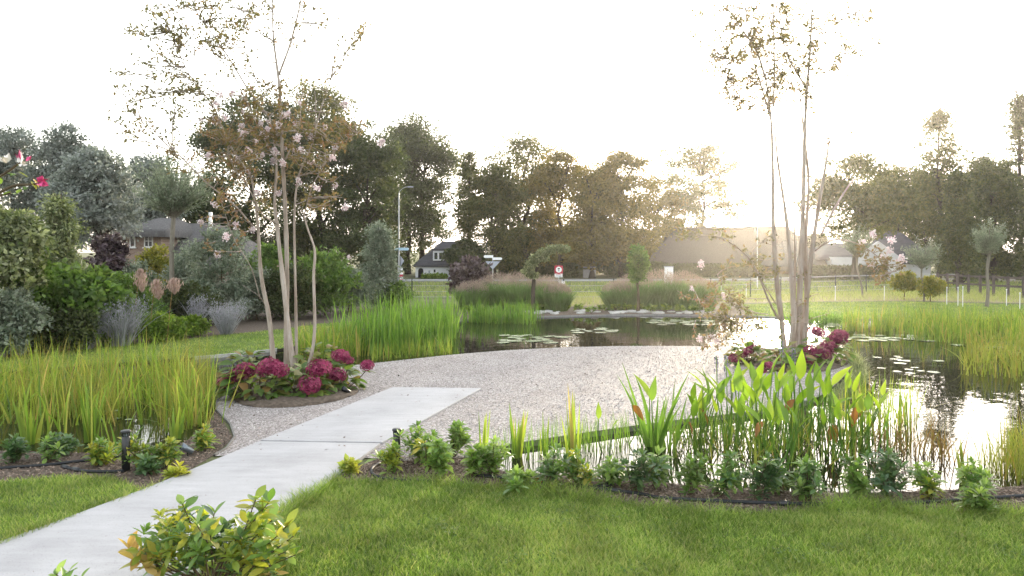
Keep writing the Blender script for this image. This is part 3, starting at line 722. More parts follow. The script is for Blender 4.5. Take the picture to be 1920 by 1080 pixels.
tree('oak_tree', 'dark tree between conifer column and layered pine', 1835, 74, 290, 58, 480, 'dome', 'darkleaf', nc=130, nl=120, ls=0.32, cr=0.22, group=TB)
tree('larch_tree', 'tall airy spire shaped tree above the white house', 1760, 68, 205, 85, 450, 'spire', 'oak', nc=120, nl=60, ls=0.3, cr=0.2, group=TB, trunk=0.2, limbs=30)
tree('thuja_tree', 'dense green conifer column beside the white house', 1795, 56, 318, 52, 520, 'cone', 'conifer', nc=170, nl=110, ls=0.24, cr=0.3, flat=0.7, group=TB, droop=0.5)
tree('spruce_tree', 'dark broad evergreen at the right edge behind wooden fence', 1862, 62, 300, 66, 520, 'dome', 'conifer', nc=190, nl=120, ls=0.26, cr=0.24, group=TB, droop=0.4)
tree('pine_tree', 'tall pine with layered branches at the right edge', 1912, 66, 178, 52, 430, 'spire', 'conifer', nc=70, nl=110, ls=0.26, cr=0.3, flat=0.22, group=TB, trunk=0.25, limbs=30)
tree('spruce_tree', 'evergreen half cut by the right edge above wooden fence', 1960, 58, 330, 70, 520, 'cone', 'conifer', nc=110, nl=110, ls=0.26, cr=0.28, group=TB)

tree('oak_tree', 'dense dark tree directly behind the lamp arm', 765, 82, 228, 78, 478, 'dome', 'darkleaf', nc=170, nl=140, ls=0.32, cr=0.22, group=TB, trunk=0.3)
# understory shrubs below the crowns, each its own
US = 'shade shrubs under the roadside trees'
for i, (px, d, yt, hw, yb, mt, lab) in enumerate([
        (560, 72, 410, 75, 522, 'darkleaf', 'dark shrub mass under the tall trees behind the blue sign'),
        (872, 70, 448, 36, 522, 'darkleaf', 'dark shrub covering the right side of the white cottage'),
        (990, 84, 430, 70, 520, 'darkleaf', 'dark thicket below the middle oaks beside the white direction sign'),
        (1085, 82, 425, 60, 520, 'oakbacklit', 'golden backlit shrub behind the red and white sign'),
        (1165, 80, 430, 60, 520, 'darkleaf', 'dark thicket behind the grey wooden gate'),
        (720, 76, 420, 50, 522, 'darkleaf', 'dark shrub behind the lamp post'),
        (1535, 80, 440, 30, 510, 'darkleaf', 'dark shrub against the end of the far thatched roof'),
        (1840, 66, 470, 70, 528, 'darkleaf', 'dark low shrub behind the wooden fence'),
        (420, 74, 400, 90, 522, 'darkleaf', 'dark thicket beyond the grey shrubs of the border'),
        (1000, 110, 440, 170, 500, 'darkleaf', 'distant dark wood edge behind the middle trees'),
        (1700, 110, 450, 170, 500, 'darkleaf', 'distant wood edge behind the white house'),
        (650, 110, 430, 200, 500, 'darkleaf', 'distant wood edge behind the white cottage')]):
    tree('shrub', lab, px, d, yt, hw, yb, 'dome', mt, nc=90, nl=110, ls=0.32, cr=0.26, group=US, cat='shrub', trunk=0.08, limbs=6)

# ------------------------------------------------------------------ houses
def poly_prism(name, pts, mat, parent):
    """convex solid from explicit verts/faces"""
    V, F = pts; a = Acc()
    a.add(V, [f for f in F if len(f) == 4], [f for f in F if len(f) == 3])
    return ob(name, a.mesh(name, mat), parent)

def hip_roof(name, x0, x1, y0, y1, ze, zr, rx0, rx1, mat, parent, thick=0.28, rows=5, yr=None):
    """hipped roof as a gently sagging thick thatch; eave rect, ridge from rx0 to rx1"""
    a = Acc(); yr = (y0 + y1) / 2 if yr is None else yr
    per = []; N = 10
    rect = [(x0, y0), (x1, y0), (x1, y1), (x0, y1)]; rid = [(rx0, yr), (rx1, yr), (rx1, yr), (rx0, yr)]
    ring0, ringr = [], []
    for i in range(4):
        for t in np.linspace(0, 1, N, endpoint=False):
            ring0.append((1 - t) * np.array(rect[i]) + t * np.array(rect[(i + 1) % 4])); ringr.append((1 - t) * np.array(rid[i]) + t * np.array(rid[(i + 1) % 4]))
    ring0, ringr = np.array(ring0), np.array(ringr); k = len(ring0); V = []
    V.append(np.column_stack([ring0 * 0.995 + 0.005 * ringr, np.full(k, ze - thick)]))
    for t in np.linspace(0, 1, rows + 1):
        z = ze + (zr - ze) * (t + 0.04 * np.sin(np.pi * t)); p = ring0 * (1 - t) + ringr * t
        V.append(np.column_stack([p, z + rng.normal(size=k) * 0.03]))
    m = len(V); V = np.concatenate(V)
    Q = [(i * k + j, i * k + (j + 1) % k, (i + 1) * k + (j + 1) % k, (i + 1) * k + j) for i in range(m - 1) for j in range(k)]
    a.add(V, Q)
    r = ob(name, a.mesh(name, mat, True), parent)
    return r

def window(parent, x, z, y, w, h, mat='paint', glass='glass', bars=True, name='window'):
    a = Acc(); t = 0.06
    fr = ob(name, None, parent, loc=(x, y, z)); fr.empty_display_size = 0.1
    for lo, hi in (((-w / 2, -0.04, -h / 2), (-w / 2 + t, 0.02, h / 2)), ((w / 2 - t, -0.04, -h / 2), (w / 2, 0.02, h / 2)), ((-w / 2 + t, -0.04, h / 2 - t), (w / 2 - t, 0.02, h / 2)), ((-w / 2 + t, -0.04, -h / 2), (w / 2 - t, 0.02, -h / 2 + t))):
        box(a, lo, hi)
    if bars:
        box(a, (-0.02, -0.036, -h / 2 + t), (0.02, 0.015, h / 2 - t)); box(a, (-w / 2 + t, -0.034, -0.02), (-0.02, 0.014, 0.02)); box(a, (0.02, -0.034, -0.02), (w / 2 - t, 0.014, 0.02))
    ob('frame', a.mesh('frame', M[mat]), fr)
    boxob('pane', (-w / 2 + t, -0.012, -h / 2 + t), (w / 2 - t, 0.0, h / 2 - t), M[glass], fr)
    boxob('sill', (-w / 2 - 0.06, -0.12, -h / 2 - 0.07), (w / 2 + 0.06, 0.0, -h / 2 - 0.003), M[mat], fr)
    return fr

# thatched brick cottage on the left
d = 42.0; k = d / F_PX
hb = np.array([(290 - 960) * k, d, 0.0])
house = thing('thatched_cottage', 'brick cottage with weathered thatch half hidden behind the left shrubs', 'house', hb)
def hx(px): return (px - 290) * k
def hz(py, dd=d): return H_CAM - (py - HZ) / F_PX * dd
boxob('wall', (hx(236), 0, -0.1), (hx(302), 5, hz(432)), M['brick'], house)
boxob('wall', (hx(302), 1.2, -0.1), (hx(440), 6, hz(485)), M['brick'], house)
hip_roof('roof', hx(222), hx(318), -0.6, 6, hz(434), hz(405), hx(255), hx(290), M['thatchgrey'], house, 0.32)
r2 = hip_roof('roof', hx(285), hx(455), 0.6, 7.5, hz(488), hz(414), hx(300), hx(352), M['thatchgrey'], house, 0.3)
window(house, hx(279), hz(452), -0.012, 0.5, 0.68)
window(house, hx(249), hz(452), -0.012, 0.32, 0.68, bars=False)
boxob('chimney', (hx(345), 3.4, hz(425)), (hx(350), 3.65, hz(392)), M['paint'], house)
# brick shed; a black panel in the doorway paints the shade inside
sh = thing('brick_shed', 'low brick outbuilding with dark open doorway behind the crape myrtle', 'shed', np.array([(470 - 960) / F_PX * 46, 46, 0.0]))
boxob('wall', (-0.75, 0, -0.1), (-0.35, 3, 2.0), M['brick'], sh); boxob('wall', (0.45, 0, -0.1), (1.3, 3, 2.0), M['brick'], sh); boxob('shade_panel', (-0.35, 0.8, -0.1), (0.45, 0.9, 1.95), M['dark'], sh)
boxob('roof', (-0.95, -0.3, 2.003), (1.5, 3.3, 2.2), M['thatchgrey'], sh)

# white cottage with slate roof
d = 72.0; k = d / F_PX
wc = thing('white_cottage', 'small white cottage with slate hip roof and arched dark door', 'house', np.array([(815 - 960) * k, d, 0.0]))
def cx(px): return (px - 815) * k
boxob('wall', (cx(779), 0, -0.1), (cx(875), 7, hz(501, d)), M['whitewall'], wc)
hip_roof('roof', cx(775), cx(890), -0.3, 7.5, hz(499, d) + 0.1, hz(452, d), cx(825), cx(862), M['rooftile'], wc, 0.15)
a = Acc(); ar = [(-0.36, 0, 0), (0.36, 0, 0), (0.36, 0, 0.95)] + [(0.36 * math.cos(t), 0, 0.95 + 0.36 * math.sin(t)) for t in np.linspace(0, np.pi, 9)[1:-1]] + [(-0.36, 0, 0.95)]
V = np.array(ar); V2 = V + [0, 0.1, 0]; n = len(V); c0 = np.array([[0, 0, 0.6]])
a.add(np.concatenate([V, V2, c0]), [(i, (i + 1) % n, n + (i + 1) % n, n + i) for i in range(n)], [(i, (i + 1) % n, 2 * n) for i in range(n)])
ob('door', a.mesh('door', M['dark']), wc, loc=(cx(789), -0.012, 0.0), scale=0.7)
dm = ob('dormer', None, wc, loc=(cx(820), 0, 0))
boxob('cheek', (-0.45, 0.2, hz(487, d)), (0.75, 2.4, hz(470, d)), M['whitewall'], dm)
boxob('dormer_roof', (-0.6, 0.05, hz(470, d) + 0.003), (0.9, 2.6, hz(468, d) + 0.1), M['rooftile'], dm)
window(wc, cx(817), hz(480, d), 0.188, 0.42, 0.75, bars=False); window(wc, cx(826), hz(480, d), 0.188, 0.42, 0.75, bars=False)
window(wc, cx(805), hz(510, d), -0.012, 0.3, 0.4, glass='signgrey', bars=False); window(wc, cx(815), hz(508, d), -0.012, 0.3, 0.4, bars=False)

# big thatched barn
d = 82.0; k = d / F_PX
barn = thing('thatched_barn', 'long low barn with huge dark thatched hip roof', 'barn', np.array([(1350 - 960) * k, d, 0.0]))
def bx(px): return (px - 1350) * k
boxob('wall', (bx(1232), 0.8, -0.1), (bx(1490), 9.5, 1.0), M['brick'], barn)
hip_roof('roof', bx(1215), bx(1505), 0, 10, hz(503, d), hz(430, d) + 0.15, bx(1285), bx(1440), M['thatch'], barn, 0.35, rows=8)
a = Acc(); tube(a, [(bx(1283), 5.0, hz(430, d) + 0.15), (bx(1360), 5.05, hz(430, d) + 0.22), (bx(1441), 5.0, hz(430, d) + 0.15)], 0.2, 8); ob('ridge_cap', a.mesh('ridge_cap', M['thatch'], True), barn)
# second farmhouse further right
d = 90.0; k = d / F_PX
fh = thing('thatched_farmhouse', 'farmhouse with brown roof and small bright skylights behind right crape myrtle stems', 'house', np.array([(1490 - 960) * k, d, 0.0]))
def fx(px): return (px - 1490) * k
boxob('wall', (fx(1420), 0.8, -0.1), (fx(1545), 8, 1.3), M['brick'], fh)
hip_roof('roof', fx(1395), fx(1565), 0, 9, hz(500, d), hz(424, d) + 0.1, fx(1416), fx(1500), M['thatch'], fh, 0.3, rows=6)
for px, py in ((1465, 463), (1496, 466), (1520, 468)):
    z = hz(py, d); t = (z - hz(500, d)) / (hz(424, d) - hz(500, d)); y = 4.5 * t - 0.25
    b = boxob('skylight', (-0.26, -0.05, -0.28), (0.26, 0.05, 0.28), M['signwhite'], fh, loc=(fx(px), y, z), rot=(R(-42), 0, 0))  # panes painted white to carry the sky's reflection
# white house
d = 70.0; k = d / F_PX
wh = thing('white_house', 'white rendered house with dark pointed roof behind the dark hedge', 'house', np.array([(1640 - 960) * k, d, 0.0]))
def vx(px): return (px - 1640) * k
boxob('wall', (vx(1560), 0, -0.1), (vx(1690), 8, hz(482, d)), M['whitewall'], wh)
boxob('wall', (vx(1690), 0.6, -0.1), (vx(1752), 8, hz(490, d)), M['whitewall'], wh)
a = Acc(); x0, x1 = vx(1605), vx(1688); zt = hz(452, d); zb = hz(482, d)
a.add([(x0, 0.004, zb), (x1, 0.004, zb), (vx(1648), 0.004, zt), (x0, 0.3, zb), (x1, 0.3, zb), (vx(1648), 0.3, zt)], [(0, 3, 5, 2), (1, 2, 5, 4)], [(0, 1, 2), (3, 5, 4)])
ob('gable', a.mesh('gable', M['whitewall']), wh)
hip_roof('roof', vx(1672), vx(1762), 0.2, 9, hz(492, d), hz(429, d), vx(1715), vx(1728), M['rooftile'], wh, 0.18)
hip_roof('roof', vx(1545), vx(1692), 0.4, 9, hz(484, d), hz(455, d), vx(1600), vx(1670), M['rooftile'], wh, 0.18)
hip_roof('roof', vx(1480), vx(1566), 1.0, 8, hz(497, d), hz(450, d), vx(1500), vx(1528), M['thatchgrey'], wh, 0.18)

# ------------------------------------------------------------------ hedges
def hedge(label, px0, px1, d0, d1, h, th=0.9, mat='darkleaf', n=5000, group='clipped hedges along the road'):
    p0, p1 = np.array([(px0 - 960) / F_PX * d0, d0, 0]), np.array([(px1 - 960) / F_PX * d1, d1, 0])
    root = thing('hedge', label, 'hedge', p0, group); L = np.linalg.norm(p1 - p0); u = (p1 - p0) / L; v = np.array([-u[1], u[0], 0])
    a = Acc(); q = rng.random((n, 3)); f = rng.random(n); s = np.where(rng.random(n) < 0.6, 0.0, 1.0)
    lat = np.where(f < 0.7, -th / 2 + 0.08 * rng.normal(size=n), (q[:, 1] - 0.5) * th); zz = np.where(f < 0.7, q[:, 2] * h, h + 0.06 * rng.normal(size=n))
    P = u * (q[:, :1] * L) + v * lat[:, None] + np.column_stack([0 * zz, 0 * zz, zz])
    leaves(a, P, rng.normal(size=(n, 3)), rng.uniform(0.12, 0.26, n), rng.uniform(0.08, 0.16, n))
    ob('foliage', a.mesh('foliage', M[mat]), root)
    a = Acc(); w = th / 2 - 0.1
    V = [u * e + v * s2 * w + np.array([0, 0, z]) for z in (0.0, h - 0.06) for e, s2 in ((0, -1), (L, -1), (L, 1), (0, 1))]
    a.add(V, [(0, 1, 5, 4), (1, 2, 6, 5), (2, 3, 7, 6), (3, 0, 4, 7), (4, 5, 6, 7)])
    ob('core', a.mesh('core', M['darkleaf']), root)
hedge('dark hedge behind the red round sign, left of the wooden gate', 1058, 1110, 72, 72, 1.25)
hedge('dark hedge between the wooden gate and the barn', 1140, 1242, 72, 73, 1.35)
hedge('low hedge along the foot of the thatched barn', 1243, 1425, 73, 73, 1.2)
hedge('tall clipped dark hedge in front of the white house', 1500, 1658, 65, 65, 1.15, n=8000)
hedge('dark hedge right of the white direction sign under the oaks', 935, 1040, 76, 76, 1.3)
hedge('low light green hedge in front of the white cottage', 792, 838, 69.5, 69.5, 0.3, mat='lime', n=1800)

# ------------------------------------------------------------------ fences
def wire_fence(label, pts, sp, hgt):
    P = np.array(pts); root = thing('wire_fence', label, 'fence', P[0]); P = P - P[0]
    seg = np.linalg.norm(np.diff(P, axis=0), axis=1); cum = np.concatenate([[0], np.cumsum(seg)])
    at = lambda s: np.array([np.interp(s, cum, P[:, j]) for j in range(3)])
    for s in np.arange(0, cum[-1], sp):
        a = Acc(); tube(a, [(0, 0, -0.1), (0, 0, hgt + 0.04)], 0.035, 8); lathe(a, [(0.045, 0), (0.04, 0.03), (0.0, 0.045)], (0, 0, hgt + 0.035), 8)
        ob('post', a.mesh('post', M['greenpost']), root, loc=at(s))
    a = Acc(); tube(a, P + [0, 0, hgt - 0.02], 0.03, 8); ob('top_rail', a.mesh('top_rail', M['steel']), root)
    for z in (0.12, 0.4, 0.7):
        a = Acc(); tube(a, P + [0, 0, hgt * z], 0.009, 4); ob('wire', a.mesh('wire', M['steel']), root)
fz = 1.03
wire_fence('wire fence with green posts and grey top rail beyond the pond', [((500 - 960) / F_PX * 41, 41, 0), ((807 - 960) / F_PX * 40, 40, 0), ((1092 - 960) / F_PX * 40, 40, 0), ((1377 - 960) / F_PX * 41, 41, 0), ((1587 - 960) / F_PX * 47, 47, 0), ((1665 - 960) / F_PX * 48, 48, 0), ((1790 - 960) / F_PX * 50, 50, 0)], 2.716, fz)

wf = thing('wooden_fence', 'weathered post and rail wooden fence at the right edge', 'fence', np.array([(1758 - 960) / F_PX * 47, 47, 0]))
pp = [(1758, 47.0), (1776, 46.2), (1795, 45.4), (1816, 44.5), (1838, 43.6), (1863, 42.7), (1890, 41.8), (1919, 40.9), (1950, 40.0)]
pos = [np.array([(x - 960) / F_PX * dd, dd, 0]) - np.array(wf.location) for x, dd in pp]
for p in pos: boxob('post', (p[0] - 0.06, p[1] - 0.05, -0.1), (p[0] + 0.06, p[1] + 0.05, 1.2 + rng.normal() * 0.02), M['wood'], wf)
for z in (0.55, 1.02):
    for i in range(len(pos) - 1):
        p, q = pos[i], pos[i + 1]; a = Acc(); y = -0.052
        V = [(p[0], p[1] + y, z), (q[0], q[1] + y, z + 0.01), (q[0], q[1] + y, z + 0.13), (p[0], p[1] + y, z + 0.12)]; V += [(x, yy - 0.035, zz) for x, yy, zz in V]
        a.add(V, [(0, 1, 2, 3), (4, 7, 6, 5), (3, 2, 6, 7), (0, 4, 5, 1), (0, 3, 7, 4), (1, 5, 6, 2)]); ob('rail', a.mesh('rail', M['wood']), wf)
# white electric-fence stakes
st = [(1352, 41, 0.75), (1399, 41, 0.75), (1566, 39, 0.7), (1658, 39, 0.7), (1775, 36, 0.8), (1796, 35, 0.85), (1805, 34.5, 0.9), (1887, 35, 0.75), (1912, 33, 0.7)]
lb = ['short white stake left of the right crape myrtle', 'white stake close to the right crape myrtle stems', 'white stake in the dry field left of the leaning willow', 'white stake in the dry field beside the small bronze shrub', 'thin white stake at the left end of the wooden fence', 'first of two close white stakes before the wooden fence', 'second of two close white stakes before the wooden fence', 'thin white stake right of the knobbly pollard willow', 'white stake nearest the right edge of the picture']
for (px, dd, h), l in zip(st, lb):
    a = Acc(); tube(a, [(0, 0, -0.1), (0.01, 0, h)], [0.018, 0.014], 6); lathe(a, [(0.03, 0), (0.03, 0.05), (0, 0.06)], (0.01, 0, h), 6)
    ob('fence_stake', a.mesh('fence_stake', M['signwhite']), loc=np.array([(px - 960) / F_PX * dd, dd, 0]), label=l, cat='stake', group='white fence stakes in the field')

# ------------------------------------------------------------------ street furniture
def disc(acc, r, y, th=0.02, sides=20, c=(0, 0)):
    a = np.arange(sides) * 2 * np.pi / sides; f = np.column_stack([c[0] + r * np.cos(a), np.full(sides, y), c[1] + r * np.sin(a)]); b = f + [0, th, 0]
    n = sides; acc.add(np.concatenate([f, b, [[c[0], y, c[1]], [c[0], y + th, c[1]]]]), [(i, (i + 1) % n, n + (i + 1) % n, n + i) for i in range(n)], [(i, (i + 1) % n, 2 * n) for i in range(n)] + [(n + (i + 1) % n, n + i, 2 * n + 1) for i in range(n)])

d = 64.0
lp = thing('street_lamp', 'tall grey street lamp post carrying a pale blue direction sign', 'lamp post', np.array([(748 - 960) / F_PX * d, d, 0]))
zt = hz(362, d)
a = Acc(); tube(a, [(0, 0, -0.1), (0, 0, 1.3), (0, 0, 1.32), (0, 0, zt)], [0.13, 0.12, 0.085, 0.06], 10); ob('pole', a.mesh('pole', M['steel']), lp)
a = Acc(); tube(a, curve([(0, 0, zt - 0.02), (0.1, 0, zt + 0.2), (0.45, -0.1, zt + 0.45), (0.8, -0.15, zt + 0.52)], 4), 0.025, 8); ob('arm', a.mesh('arm', M['steel']), lp)
a = Acc(); box(a, (0.76, -0.25, zt + 0.47), (1.25, 0.0, zt + 0.56)); bevelled(ob('lamp_head', a.mesh('lamp_head', M['signgrey']), lp), 0.04)
def arrow_board(parent, x0, x1, z0, z1, mat, y=-0.14, name='direction_board'):
    a = Acc(); h = (z1 - z0) / 2; s = 1 if x1 > x0 else -1; t = np.linspace(-np.pi / 2, np.pi / 2, 7)
    prof = [(x0, z0), (x1 - s * h, z0)] + [(x1 - s * h + s * h * math.cos(q), (z0 + z1) / 2 + h * math.sin(q)) for q in t[1:-1]] + [(x1 - s * h, z1), (x0, z1)]
    n = len(prof); V = [(x, y, z) for x, z in prof] + [(x, y + 0.03, z) for x, z in prof] + [((x0 + x1) / 2, y, (z0 + z1) / 2), ((x0 + x1) / 2, y + 0.03, (z0 + z1) / 2)]
    a.add(V, [(i, (i + 1) % n, n + (i + 1) % n, n + i) for i in range(n)], [(i, (i + 1) % n, 2 * n) for i in range(n)] + [(n + (i + 1) % n, n + i, 2 * n + 1) for i in range(n)])
    return ob(name, a.mesh(name, M[mat]), parent)
k = d / F_PX
arrow_board(lp, 0.0, (767 - 748) * k, hz(469.5, d), hz(464.5, d), 'paleblue'); arrow_board(lp, -0.02, (739 - 748) * k, hz(469, d), hz(465, d), 'paleblue', y=-0.18)
a = Acc(); a.add([(0.1, 0.2, hz(500, d)), (0.1, 0.23, hz(500, d)), (0.42, 0.23, hz(489, d)), (0.42, 0.2, hz(489, d)), (0.1, 0.2, hz(480, d)), (0.1, 0.23, hz(480, d))], [(0, 3, 2, 1), (3, 4, 5, 2)], [(0, 4, 3), (1, 2, 5)]); ob('warning_sign', a.mesh('warning_sign', M['signgrey']), lp)
boxob('plate', (0.12, 0.1, hz(507, d)), (0.3, 0.13, hz(500.5, d)), M['signwhite'], lp)

d = 60.0; k = d / F_PX
gs = thing('give_way_sign', 'give way sign seen from behind with two white direction boards', 'road sign', np.array([(924 - 960) * k, d, 0]))
a = Acc(); tube(a, [(0, 0, -0.1), (0, 0, hz(478, d))], 0.04, 8); ob('pole', a.mesh('pole', M['steel']), gs)
a = Acc(); h = 14 * k; zt = hz(490, d); zb_ = hz(505, d)
a.add([(-h, -0.07, zt), (h, -0.07, zt), (0, -0.07, zb_), (-h, -0.05, zt), (h, -0.05, zt), (0, -0.05, zb_)], [(0, 3, 4, 1), (1, 4, 5, 2), (2, 5, 3, 0)], [(0, 1, 2), (3, 5, 4)]); ob('triangle_plate', a.mesh('triangle_plate', M['signgrey']), gs)
arrow_board(gs, 0.03, (907 - 924) * k, hz(483.5, d), hz(478.5, d), 'signwhite', -0.08); arrow_board(gs, -0.03, (941.5 - 924) * k, hz(487.5, d), hz(482.7, d), 'signwhite', -0.1)
a = Acc(); tube(a, [(-0.5, 0.6, -0.1), (-0.5, 0.6, hz(450, 61))], 0.035, 6); ob('slim_pole', a.mesh('slim_pole', M['greenpost']), loc=np.array([(924 - 960) * k, d, 0]) , label='slim dark pole just left of the give way sign', cat='pole')

d = 47.0; k = d / F_PX
ps = thing('closed_road_sign', 'red bordered round prohibition sign with white text plate below', 'road sign', np.array([(1047.5 - 960) * k, d, 0]))
a = Acc(); tube(a, [(0, 0, -0.1), (0, 0, hz(497, d))], 0.035, 8); ob('pole', a.mesh('pole', M['steel']), ps)
zc = hz(505.5, d)
bevelled(boxob('board', (-7.8 * k, -0.075, hz(513, d)), (7.8 * k, -0.05, hz(498, d)), M['red'], ps), 0.012)
a = Acc(); disc(a, 8.3 * k, -0.09, 0.012, c=(0, zc)); ob('red_ring', a.mesh('red_ring', M['red']), ps)
a = Acc(); disc(a, 5.6 * k, -0.1, 0.008, c=(0, zc)); wd = ob('white_disc', a.mesh('white_disc', M['signwhite']), ps)
a = Acc(); box(a, (-2.0 * k, -0.106, zc + 1.2 * k), (2.0 * k, -0.1005, zc + 2.8 * k)); box(a, (-1.3 * k, -0.106, zc - 3.0 * k), (1.3 * k, -0.1005, zc + 1.1 * k), ); ob('pictogram', a.mesh('pictogram', M['signgrey']), wd)
a = Acc(); box(a, (-2.1 * k, -0.108, zc + 1.3 * k), (2.1 * k, -0.1065, zc + 3.0 * k)); ob('pictogram', a.mesh('pictogram', M['dark']), wd)
pl = boxob('text_plate', (-7.6 * k, -0.075, hz(520, d)), (7.0 * k, -0.055, hz(513.2, d)), M['signwhite'], ps)
for z, x0, x1, m in ((517.9, -5.8, 5.0, 'signgrey'), (516.2, -5.8, 5.0, 'signgrey'), (519.0, 0.5, 4.6, 'dark'), (514.6, -5.8, 5.0, 'red')):
    boxob('text_line', (x0 * k, -0.079, hz(z, d) - 0.012), (x1 * k, -0.0755, hz(z, d) + 0.012), M[m], pl)
d = 39.8; k = d / F_PX
bevelled(boxob('fence_plate', (-5.5 * k, -0.062, -2.6 * k), (5.5 * k, -0.045, 2.6 * k), M['signwhite'], loc=np.array([(1053.5 - 960) * k, d + 0.0, hz(530, d)]), label='small blank white plate hung on the wire fence', cat='sign'), 0.004)

d = 60.0; k = d / F_PX
bs = thing('blue_round_sign', 'round blue traffic sign above the green shrub', 'road sign', np.array([(613 - 960) * k, d, 0]))
a = Acc(); tube(a, [(0, 0, -0.1), (0, 0, hz(482, d))], 0.04, 8); ob('pole', a.mesh('pole', M['steel']), bs)
a = Acc(); disc(a, 8.5 * k, -0.08, 0.02, c=(0, hz(489, d))); bd = ob('disc', a.mesh('disc', M['signblue']), bs)
a = Acc(); zc = hz(489, d); a.add([(-1.2 * k, -0.085, zc + 4.5 * k), (1.2 * k, -0.085, zc + 4.5 * k), (1.2 * k, -0.085, zc - 1 * k), (-1.2 * k, -0.085, zc - 1 * k), (-3.5 * k, -0.085, zc - 1 * k), (3.5 * k, -0.085, zc - 1 * k), (0, -0.085, zc - 5 * k)], [(0, 3, 2, 1)], [(4, 6, 5)]); ob('arrow', a.mesh('arrow', M['signwhite']), bd)

d = 63.0
rp = thing('striped_marker_post', 'short red and white striped marker post beside the lamp post', 'marker post', np.array([(752 - 960) / F_PX * d, d, 0]))
for i, m in enumerate(['red', 'signwhite', 'red', 'signwhite']):
    a = Acc(); lathe(a, [(0.0, 0), (0.17, 0.0), (0.17, 0.2), (0.0, 0.2)] if i < 3 else [(0, 0), (0.17, 0), (0.15, 0.14), (0, 0.2)], (0, 0, 0.0), 12); ob('band', a.mesh('band', M[m]), rp, loc=(0, 0, i * 0.203))

d = 62.0; k = d / F_PX
gate = thing('wooden_gate', 'grey wooden double gate leaning in the dark hedge', 'gate', np.array([(1124 - 960) * k, d + 8, 0]))
k = (d + 8) / F_PX
for i in range(8):
    x = (-12 + i * 3.0) * k; boxob('plank', (x, rng.uniform(-0.02, 0), 0.05), (x + 2.9 * k, 0.03, hz(505 + (1.2 if i > 3 else 0) + rng.normal() * 0.2, d + 8)), M['greywood'], gate)
for z in (0.35, 1.0): boxob('rail', (-12 * k, 0.031, z), (12 * k, 0.07, z + 0.1), M['greywood'], gate)

d = 54.0; k = d / F_PX
uc = thing('utility_cabinet', 'pale grey utility cabinet above the right grass mound', 'cabinet', np.array([(1255 - 960) * k, d, 0]))
bevelled(boxob('body', (-7.5 * k, 0, 0.0), (7.5 * k, 0.4, hz(500.8, d)), M['whitewall'], uc), 0.015)
boxob('door', (-6.9 * k, -0.02, 0.15), (-0.2 * k, -0.003, hz(502, d)), M['whitewall'], uc); boxob('door', (0.2 * k, -0.02, 0.15), (6.9 * k, -0.003, hz(502, d)), M['whitewall'], uc)
boxob('lid', (-8.1 * k, -0.05, hz(500.8, d) + 0.003), (8.1 * k, 0.45, hz(499.5, d)), M['signgrey'], uc)
# flag pole
d = 52.0
a = Acc(); tube(a, [(0, 0, -0.1), (0, 0, hz(424, d))], [0.04, 0.03], 8); lathe(a, [(0.045, 0), (0.05, 0.05), (0, 0.09)], (0, 0, hz(424, d)), 8)
ob('flag_pole', a.mesh('flag_pole', M['signwhite']), loc=np.array([(1420 - 960) / F_PX * d, d, 0]), label='slim pale flag pole in front of the barn', cat='pole')
# ------------------------------------------------------------------ shrub border on the left
SB = 'shrubs in the left border'
def shrub(label, px, ybase, ytop, hw, mat, name='shrub', nc=46, nl=150, ls=0.09, lw=0.5, shape='dome', group=SB, cr=0.3, ybot=None, cat='shrub', **kw):
    d = G(px, ybase)[1]; ls = ls * 1.45; nl = int(nl * 0.85)
    sh_ = kw.pop('sprays', 46)
    rt = tree(name, label, px, d, ytop, hw, ybot or ybase - 4, shape, mat, bark='twig', nc=nc, nl=nl, ls=ls, lw=lw, cr=cr, group=group, cat=cat, trunk=kw.pop('trunk', 0.04), limbs=kw.pop('limbs', 16), **kw)
    rx, Hs = hw / F_PX * d, H_CAM - (ytop - HZ) / F_PX * d; a, b = Acc(), Acc()
    for i in range(sh_):
        th = rng.random() * 6.28; z = rng.uniform(0.45, 1.0); q = rx * math.sqrt(max(0.05, 1 - (z - 0.25) ** 2 / 0.6)) * rng.uniform(0.4, 0.95) * (1 - z if shape in ('cone', 'spire') else 1)
        s0 = np.array([math.cos(th) * q, math.sin(th) * q * 0.85, z * Hs * 0.92]); e = s0 + np.array([math.cos(th) * 0.5, math.sin(th) * 0.5, rng.uniform(0.5, 1.2)]) * rng.uniform(0.12, 0.26) * min(Hs, 2.2) * 0.8
        cv = curve([s0, (s0 + e) / 2 + rng.normal(size=3) * 0.03, e], 3); tube(b, cv, 0.006, 4, cap=False); k = 16; t = rng.uniform(0, 1, k)
        Pq = np.column_stack([np.interp(t, np.linspace(0, 1, len(cv)), cv[:, j]) for j in range(3)])
        leaves(a, Pq, rng.normal(size=(k, 3)) + unit(e - s0), ls * rng.uniform(0.6, 1.1, k), ls * lw, tint=np.clip(rng.normal(0.65, 0.2, k), 0, 1))
    if sh_: ob('leafy_shoots', a.mesh('leafy_shoots', M[mat]), rt, kind='stuff'); ob('shoot_stems', b.mesh('shoot_stems', M['twig']), rt, kind='stuff')
    return rt
shrub('tall mixed green shrub with slim trunk at the left edge', 22, 668, 392, 62, 'silveryellow', nc=60, nl=80, ls=0.12, lw=0.6, ybot=540, sprays=90, trunk=0.06)
shrub('loose green bush between slim trunk and yellowish shrub', 62, 662, 470, 42, 'green', nc=40, nl=70, ls=0.12, lw=0.6, sprays=70)
shrub('leafy green shrub low at the left edge below the slim trunk', 15, 672, 545, 65, 'silver', nc=46, ls=0.1, sprays=70)
shrub('yellowish silver shrub with upright shoots near the left edge', 112, 640, 366, 72, 'silveryellow', nc=80, nl=120, ls=0.1, lw=0.4, shape='spire', sprays=150)
